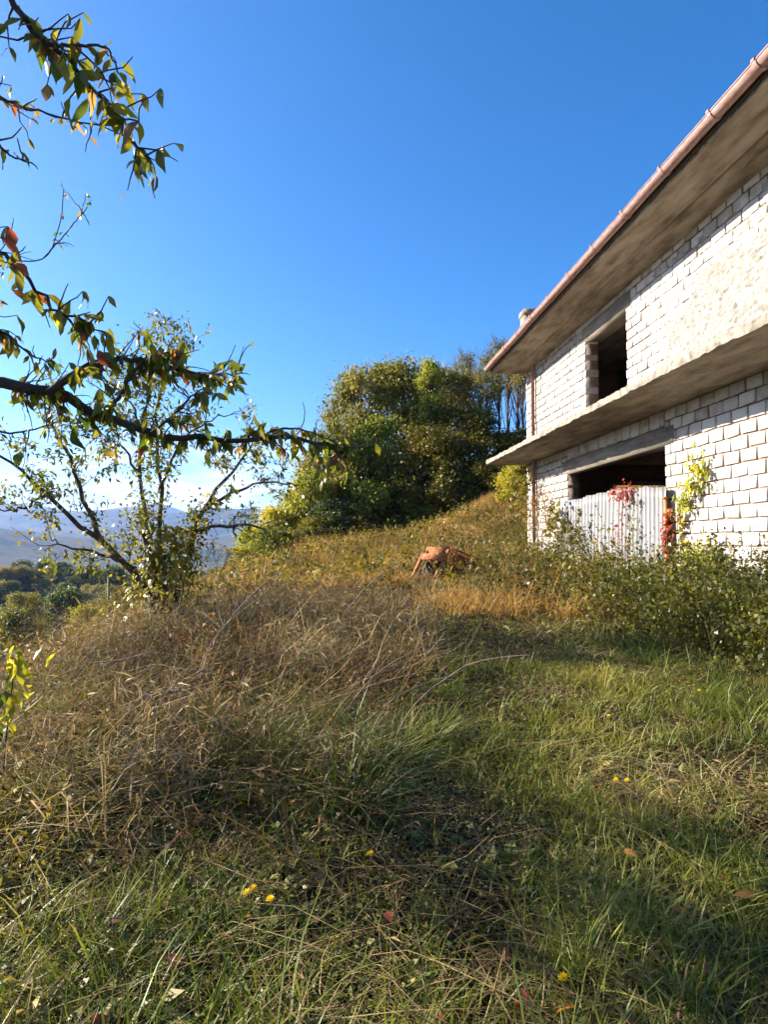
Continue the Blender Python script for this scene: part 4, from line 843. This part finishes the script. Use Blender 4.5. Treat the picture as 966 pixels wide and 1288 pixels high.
for l, d0, d1, r0, nlv, ll, kd in boughs:
    p = [Vector(q_) for q_ in pt(l, d0, d1)]
    if l[0][0] < -20:                                             # springs from the trunk
        i = int(np.argmin(np.abs(trunk[:, 2] - (p[0].z - .35)))); a_ = Vector(trunk[i]); b_ = p[0]; p = [a_] + [a_.lerp(b_, t_) + Vector(rng.normal(size=3)) * .07 * np.linalg.norm(b_ - a_) + Vector((0, 0, .10 * math.sin(t_ * 3.14))) for t_ in (.25, .5, .75)] + p
        for k in range(16):                                        # side shoots and leaves between trunk and picture edge
            t_ = rng.random() * .95; sp0 = np.array(spline(p[:5], 21)[int(t_ * 20)]); tw = wander(sp0, unit(1)[0] + np.array([0, 0, .2]), .12 + .25 * rng.random(), 5, .25, 0); twig.tube(tw, np.linspace(.004, .0015, 6), 5)
            extra += [(tw[j], kd, ll) for j in (2, 3, 4, 5, 5)]
    n_ = 26 if l[0][0] >= -20 else 36; S_ = spline(p, n_); wob = rng.normal(size=(n_, 3)) * min(.006, r0 * .35); wob[:3] = 0; S_ += wob
    wood.tube(S_, np.linspace(r0, max(r0 * .16, .0022), n_), 8)
    i0 = 16 if l[0][0] < -20 else 2
    for k in range(max(5, nlv // 4)):                              # spurs and twigs
        i = rng.integers(i0, n_ - 1); T = S_[i + 1] - S_[i - 1]; T /= np.linalg.norm(T); tw = wander(S_[i], side_dir(T, 1.0) + np.array([0, 0, .1]), .05 + .14 * rng.random(), 4, .25, 0); twig.tube(tw, np.linspace(.0032, .0014, 5), 5); an.append((tw[-1], kd, ll)); an.append((tw[2], kd, ll))
    for k in range(nlv):
        if k % 2 and an: q_, kd2, ll2 = an[rng.integers(max(0, len(an) - 2 * max(5, nlv // 4)), len(an))]; pos = np.array(q_)
        else: pos = S_[rng.integers(i0, n_)] + rng.normal(size=3) * .006
        leafs.append((pos, kd, ll))
for nm, mb_, mt in (('trunk', wood, 'bark'), ('twigs', twig, 'bark')):
    o = mb_.build(nm, M[mt], near, True, 'stuff' if nm == 'twigs' else None); o.location = -Vector(near.location)
random.shuffle(leafs); leafs += extra; more = MB()
for k, (pos, kd, ll) in enumerate(leafs):
    if k >= 299:
        lm = leaf_arr[random.randrange(6)]; d = Vector(unit(1)[0]) * .75 + Vector((.12, 0, -.85)); q_ = d.to_track_quat('X', 'Z') @ Euler((random.uniform(-1.6, 1.6), 0, 0)).to_quaternion(); s_ = ll * random.uniform(.4, .85)
        more.add((lm.v[0] * s_) @ np.array(q_.to_matrix()).T + np.array(pos), lm.q[0]); continue
    c = random.choice(pal[kd]); o = link('leaf', random.choice(nleaf[c]), near)
    d = Vector(unit(1)[0]) * .75 + Vector((.12, 0, -.85)); d.normalize(); q_ = d.to_track_quat('X', 'Z') @ Euler((random.uniform(-1.6, 1.6), 0, 0)).to_quaternion()
    o.rotation_mode = 'QUATERNION'; o.rotation_quaternion = q_; s_ = ll * random.uniform(.5, 1.05); o.scale = (s_, s_ * random.uniform(.75, 1.2), s_ * random.uniform(.7, 1.6)); o.location = Vector(pos) - Vector(near.location)
rest = MB(); cw = MB()
for b in range(18):
    i = rng.integers(9, 23); tgt = np.array([(-3.6, 4.7, 2.05), (-4.4, 5.6, 2.6), (-3.8, 4.3, 2.7)][b % 3]) + rng.normal(size=3) * .24; tgt[0] = min(tgt[0], -.62 * tgt[1] - .55)
    lb = spline([trunk[i], (trunk[i] + tgt) / 2 + rng.normal(size=3) * .12, tgt], 9); cw.tube(lb, np.linspace(.022, .005, 9), 6)
    n = 85; p = lb[rng.integers(6, 9, n)] + rng.normal(size=(n, 3)) * .15; p[:, 0] = np.minimum(p[:, 0], -.62 * p[:, 1] - .35); rest.leaves(p, unit(n) + np.array([0, 0, -.6]), unit(n), .085, .04)
o = cw.build('limbs', M['bark'], near, True, 'stuff'); o.location = -Vector(near.location)
for b in range(300):                                               # crown above and behind the picture's edge
    i = rng.integers(12, 24); p = trunk[i] + rng.normal(size=3) * np.array([.55, .9, .5]) + np.array([-.5, -.6, .6]); rest.leaves([p], unit(1) + np.array([[0, 0, -.6]]), unit(1), .075, .035)
rest.v += more.v; rest.q += [q_ + rest.n for q_ in more.q]; rest.r += more.r
o = rest.build('foliage', M['plum'], near, kind='stuff'); o.location = -Vector(near.location)

# sapling at the left edge
def sapling(px, py, y, label, nlv, size, h, cols):
    p = at(px, py, y); g = gz(p.x, y); o = thing('sapling', label, 'sapling', (p.x, y, g)); mb = MB(); S_ = wander((0, 0, -.05), (0, 0, 1), p.z - g + .1, 8, .03, .1); mb.tube(S_, np.linspace(.007, .003, 9), 6)
    mb.build('stem', M['bark'], o)
    for k in range(nlv):
        q_ = S_[rng.integers(5, 9)] + rng.normal(size=3) * .07; l_ = link('leaf', random.choice(nleaf[random.choice(cols)]), o); l_.location = q_
        d = Vector(unit(1)[0]) + Vector((0, 0, -.4)); l_.rotation_mode = 'QUATERNION'; l_.rotation_quaternion = d.to_track_quat('X', 'Z'); s_ = size * random.uniform(.6, 1.2); l_.scale = (s_, s_ * 1.3, s_)
sapling(8, 836, 4.2, 'small sapling with bright yellow-green leaves at the bank edge', 55, .10, .5, ['yellow', 'yellow', 'green'])

# ------------------------------------------------------------------ climbers on the wall and the sheets
def climber(name, label, lines, mats, size, n_per, off, spread):
    g = at(*lines[0][0], 11.9); o = thing(name, label, 'vine', (5.95, g.y, gz(5.9, g.y))); st, lf = MB(), MB()
    for l in lines:
        P_ = []
        for px, py in l:                                           # onto the wall plane
            d = at(px, py, 1.0) - Vector((0, 0, EYE)); t = (WX - off) / d.x; P_.append(Vector((0, 0, EYE)) + d * t)
        S_ = spline(P_, 24); st.tube(S_, np.linspace(.008, .003, 24), 5)
        A = np.repeat(S_, n_per, 0); n = len(A); p = A + rng.normal(size=(n, 3)) * np.array([.04, spread, spread * .8]); p[:, 0] = np.minimum(p[:, 0], WX - .04)
        s_ = size * (.55 + .8 * rng.random(n)); lf.leaves(p, unit(n) * .7 + np.array([-.3, 0, -.8]), unit(n) * .5 + np.array([-1, 0, .4]), s_, s_ * .75, .15, .4)
    for nm, mb_, mt in (('stem', st, 'bark'), ('foliage', lf, mats)):
        c = mb_.build(nm, M[mt], o, kind='stuff' if nm == 'foliage' else None); c.location = -Vector(o.location)
climber('yellow_vine', 'yellow-green vine climbing the white blocks beside the rusty post', [[(868, 745), (862, 700), (852, 660), (858, 630), (872, 605), (870, 572)], [(862, 700), (880, 690), (900, 700), (905, 720)], [(858, 640), (862, 620), (878, 600), (880, 585)], [(866, 730), (890, 705), (893, 720)]], 'vine', .10, 6, .12, .13)
climber('red_creeper', 'red-leaved creeper hanging down the metal sheets', [[(787, 735), (783, 690), (782, 650), (785, 625), (790, 612)], [(785, 622), (770, 620), (798, 618)]], 'creeper', .08, 4, .26, .09)
climber('red_creeper', 'tight red creeper clump on the rusty post', [[(842, 725), (840, 690), (838, 665), (842, 645)]], 'creeper', .085, 6, .24, .07)
climber('green_creeper', 'thin dark creeper with shadowed leaves on the narrow metal sheet', [[(795, 735), (797, 700), (795, 660), (798, 630)], [(815, 740), (822, 715), (828, 690)], [(750, 735), (752, 700), (748, 675)]], 'bramble', .07, 3, .27, .07)

# ------------------------------------------------------------------ orange farm machine sunk in the weeds
mp = at(546, 735, 16.4); mz = gz(mp.x, 16.4)
mach = thing('farm_machine', 'rusty orange farm machine half sunk in the weeds of the meadow', 'farm machine', (mp.x, 16.4, mz)); mach.rotation_euler.z = R(-8)
topz = (at(545, 688, 16.4).z - mz) / 1.05; mach.scale = (1.05, 1.05, 1.05)
def mpart(f, name, mat, par=None):
    mb = MB(); f(mb); return mb.build(name, M[mat], par or mach)
hood = mpart(lambda m: m.add([(-.30, -.32, topz - .26), (.28, -.36, topz - .28), (.40, .12, topz), (-.16, .14, topz), (-.30, -.31, topz - .30), (.28, -.35, topz - .32), (.40, .13, topz - .04), (-.16, .15, topz - .04)], [(0, 1, 2, 3), (7, 6, 5, 4), (0, 4, 5, 1), (1, 5, 6, 2), (2, 6, 7, 3), (3, 7, 4, 0)]), 'hopper_lid', 'orange')
for a, b in (((-.22, -.05, topz - .10), (-.52, -.30, topz - .72)), ((.36, -.05, topz - .06), (.02, -.42, topz - .70)), ((-.22, -.05, topz - .10), (.02, -.30, topz - .45))):
    mpart(lambda m: m.beam(a, b, .075, .05), 'frame_leg', 'orange')
def lattice(m):
    for k in range(6):
        t = k / 5; m.beam((.42 + .62 * t, .05 + .25 * t, topz - .02 - .25 * t), (.34 + .62 * t, -.02 + .25 * t, topz - .72 - .02 * t), .035, .03)
    m.beam((.40, .05, topz - .02), (1.08, .32, topz - .30), .05, .04); m.beam((.32, -.05, topz - .5), (1.05, .3, topz - .52), .05, .04); m.beam((.3, -.05, topz - .74), (1.0, .28, topz - .76), .05, .04)
mpart(lattice, 'side_grille', 'redpaint')
mpart(lambda m: m.add([(.45, .1, topz - .12), (1.0, .32, topz - .34), (.98, .32, topz - .74), (.40, .06, topz - .74)], [(0, 1, 2, 3)]), 'side_plate', 'redpaint')
mpart(lambda m: m.box(-.2, .3, -.1, .3, topz - .85, topz - .34), 'dark_infill', 'iron')  # dark box put in for the dark interior between the legs
mpart(lambda m: (m.beam((-.3, -.52, topz - .98), (.3, -.55, topz - .97), .05, .04),), 'drawbar', 'zinc')
mpart(lambda m: m.box(.25, .75, -.5, -.44, topz - 1.12, topz - .84), 'rear_plate', 'orange')
def wheel(m, cx, cy, cz_, r):
    an_ = np.linspace(0, 2 * math.pi, 21); m.tube([(cx, cy + r * math.cos(a), cz_ + r * math.sin(a)) for a in an_], .055, 6, cap=False)
for cx in (-.38, .62):
    wh = mpart(lambda m: wheel(m, cx, .1, topz - .98, .28), 'wheel', 'iron'); mpart(lambda m: (m.tube([(cx - .06, .1, topz - .98), (cx + .06, .1, topz - .98)], .06, 8), [m.beam((cx, .1, topz - .98), (cx, .1 + .27 * math.cos(a), topz - .98 + .27 * math.sin(a)), .03, .02, up=(1, 0, 0)) for a in np.arange(6) * math.pi / 3]), 'rim', 'rust', wh)
mpart(lambda m: m.beam((-.44, .1, topz - .98), (.68, .1, topz - .98), .06, .06), 'axle', 'iron')

# ------------------------------------------------------------------ dead branches, stake, leaves, flowers
def stick(label, l, d0, d1, r0, twigs=4, mat='deadwood', grp='dead branches lying in the weeds', lift=0):
    p = [Vector(q_) for q_ in pt(l, d0, d1)]; g = p[0]; o = thing('dead_branch', label, 'branch', g, grp); mb = MB(); n_ = 20; S_ = spline(p, n_) + rng.normal(size=(n_, 3)) * .006; mb.tube(S_, np.linspace(r0, r0 * .35, n_), 7)
    for k in range(twigs):
        i = rng.integers(4, n_ - 1); T = S_[i + 1] - S_[i] if i < n_ - 1 else S_[i] - S_[i - 1]; T /= np.linalg.norm(T); tw = wander(S_[i], side_dir(T, .7) + np.array([0, 0, .1]), .2 + .3 * rng.random(), 5, .2, 0); mb.tube(tw, np.linspace(r0 * .4, r0 * .12, 6), 5)
    c = mb.build('limb', M[mat], o, True); c.location = -g
stick('long thin dead branch slanting up across the dry weeds', [(252, 855), (258, 830), (275, 800), (300, 765), (330, 735), (362, 712)], 6.0, 7.6, .014, 6)
stick('thick broken grey branch lying level in the dry weeds', [(176, 880), (200, 874), (222, 870), (248, 866)], 5.2, 5.3, .026, 1)
stick('pale split branch just under the broken grey one', [(186, 888), (210, 882), (240, 872)], 5.15, 5.25, .014, 1)
stick('curved bare stem arching towards the orange machine', [(430, 775), (455, 745), (480, 722), (505, 714), (530, 717)], 9.5, 12, .014, 2)
stick('dead stem reaching across the dry weeds to the right', [(300, 835), (345, 822), (385, 820), (412, 815)], 6.2, 6.4, .008, 5)
stick('dead twig at the edge of the bramble thicket', [(740, 815), (760, 806), (772, 802), (790, 806)], 8.4, 8.6, .008, 2)
stick('straight cut cane lying in the dry grass by the brambles', [(862, 826), (874, 832), (884, 838)], 7.2, 7.2, .008, 0)
sp_ = at(137, 725, 16); g_ = gz(sp_.x, 16); mb = MB(); mb.tube([(sp_.x, 16, g_ - .2), (sp_.x + .01, 16, (g_ + sp_.z) / 2), (sp_.x - .01, 16.01, sp_.z)], [.035, .033, .028], 8); tag(mb.build('wooden_stake', M['deadwood']), 'thin grey wooden stake standing on the bank left of the fruit tree', 'stake')
FL = 'fallen autumn leaves in the grass'
spots = [(464, 1024, 'red'), (950, 1128, 'orange'), (911, 1106, 'orange'), (847, 1143, 'orange'), (815, 1193, 'brown'), (722, 1266, 'orange'), (520, 1280, 'red'), (558, 1284, 'red'), (763, 1075, 'red'), (785, 1068, 'orange'), (306, 1152, 'brown'), (232, 1210, 'red'), (252, 1240, 'brown'), (486, 1146, 'red'), (195, 1184, 'brown'), (130, 1275, 'red'), (655, 1243, 'red'), (758, 990, 'orange'), (650, 1072, 'brown'), (138, 1158, 'brown'), (400, 1160, 'brown'), (880, 1220, 'brown'), (700, 1110, 'brown'), (600, 1150, 'brown')]
lab = {'red': 'curled dark red leaf fallen in the grass', 'orange': 'bright orange leaf fallen in the grass', 'brown': 'dull brown leaf fallen in the grass'}
def on_ground(px, py, dz=.0):
    d = at(px, py, 1.0) - Vector((0, 0, EYE)); t = 1.0
    for k in range(60):
        p = Vector((0, 0, EYE)) + d * t; h_ = p.z - gz(p.x, p.y) - dz
        t += h_ * .6 / max(.25, -d.z)
        if abs(h_) < .002: break
    return p
for px, py, c in spots:
    p = on_ground(px, py, .085); o = link('fallen_leaf', random.choice(nleaf[c])); tag(o, lab[c], 'leaf', FL + ', ' + c); o.location = p; o.rotation_euler = (random.uniform(-.6, .6), random.uniform(-.5, .5), random.uniform(0, 6.28)); s_ = random.uniform(.06, .09); o.scale = (s_, s_ * 1.5, s_)
for px, py in [(466, 1073), (310, 1122), (318, 1116), (340, 1130), (709, 1229), (766, 900), (789, 981), (880, 868), (775, 980)]:
    p = on_ground(px, py, .13); o = thing('dandelion', 'small yellow dandelion flower standing in the grass', 'flower', (p.x, p.y, p.z - .13), 'yellow dandelions in the grass')
    mb = MB(); mb.tube([(0, 0, -.02), (.01, 0, .06), (0, .005, .125)], .0022, 5); mb.build('stem', M['herb'], o)
    mb = MB(); n = 26; a = np.arange(n) * 2.4; t_ = np.sqrt(np.arange(n) / n); mb.leaves(np.c_[np.cos(a) * .003, np.sin(a) * .003 + .005, np.full(n, .125)], np.c_[np.cos(a) * t_, np.sin(a) * t_, 1.05 - t_], np.tile((0, 0, 1.), (n, 1)) + .01, .019, .008, .1, .6); mb.build('flower_head', M['petal'], o)

# ------------------------------------------------------------------ haze over the valley
mb = MB(); mb.box(-9400, 9400, -9400, 9400, -130, 620)
m = bpy.data.materials.new('haze'); m.use_nodes = True; nt = m.node_tree; nt.nodes.remove(nt.nodes['Principled BSDF'])
pv = nt.nodes.new('ShaderNodeVolumePrincipled'); pv.inputs['Color'].default_value = (.30, .50, 1, 1); pv.inputs['Density'].default_value = 9.5e-5; pv.inputs['Anisotropy'].default_value = .3
nt.links.new(pv.outputs[0], nt.nodes['Material Output'].inputs['Volume'])
o = mb.build('haze', m, kind='stuff'); o['label'] = 'pale blue haze filling the valley air'; o['category'] = 'haze'
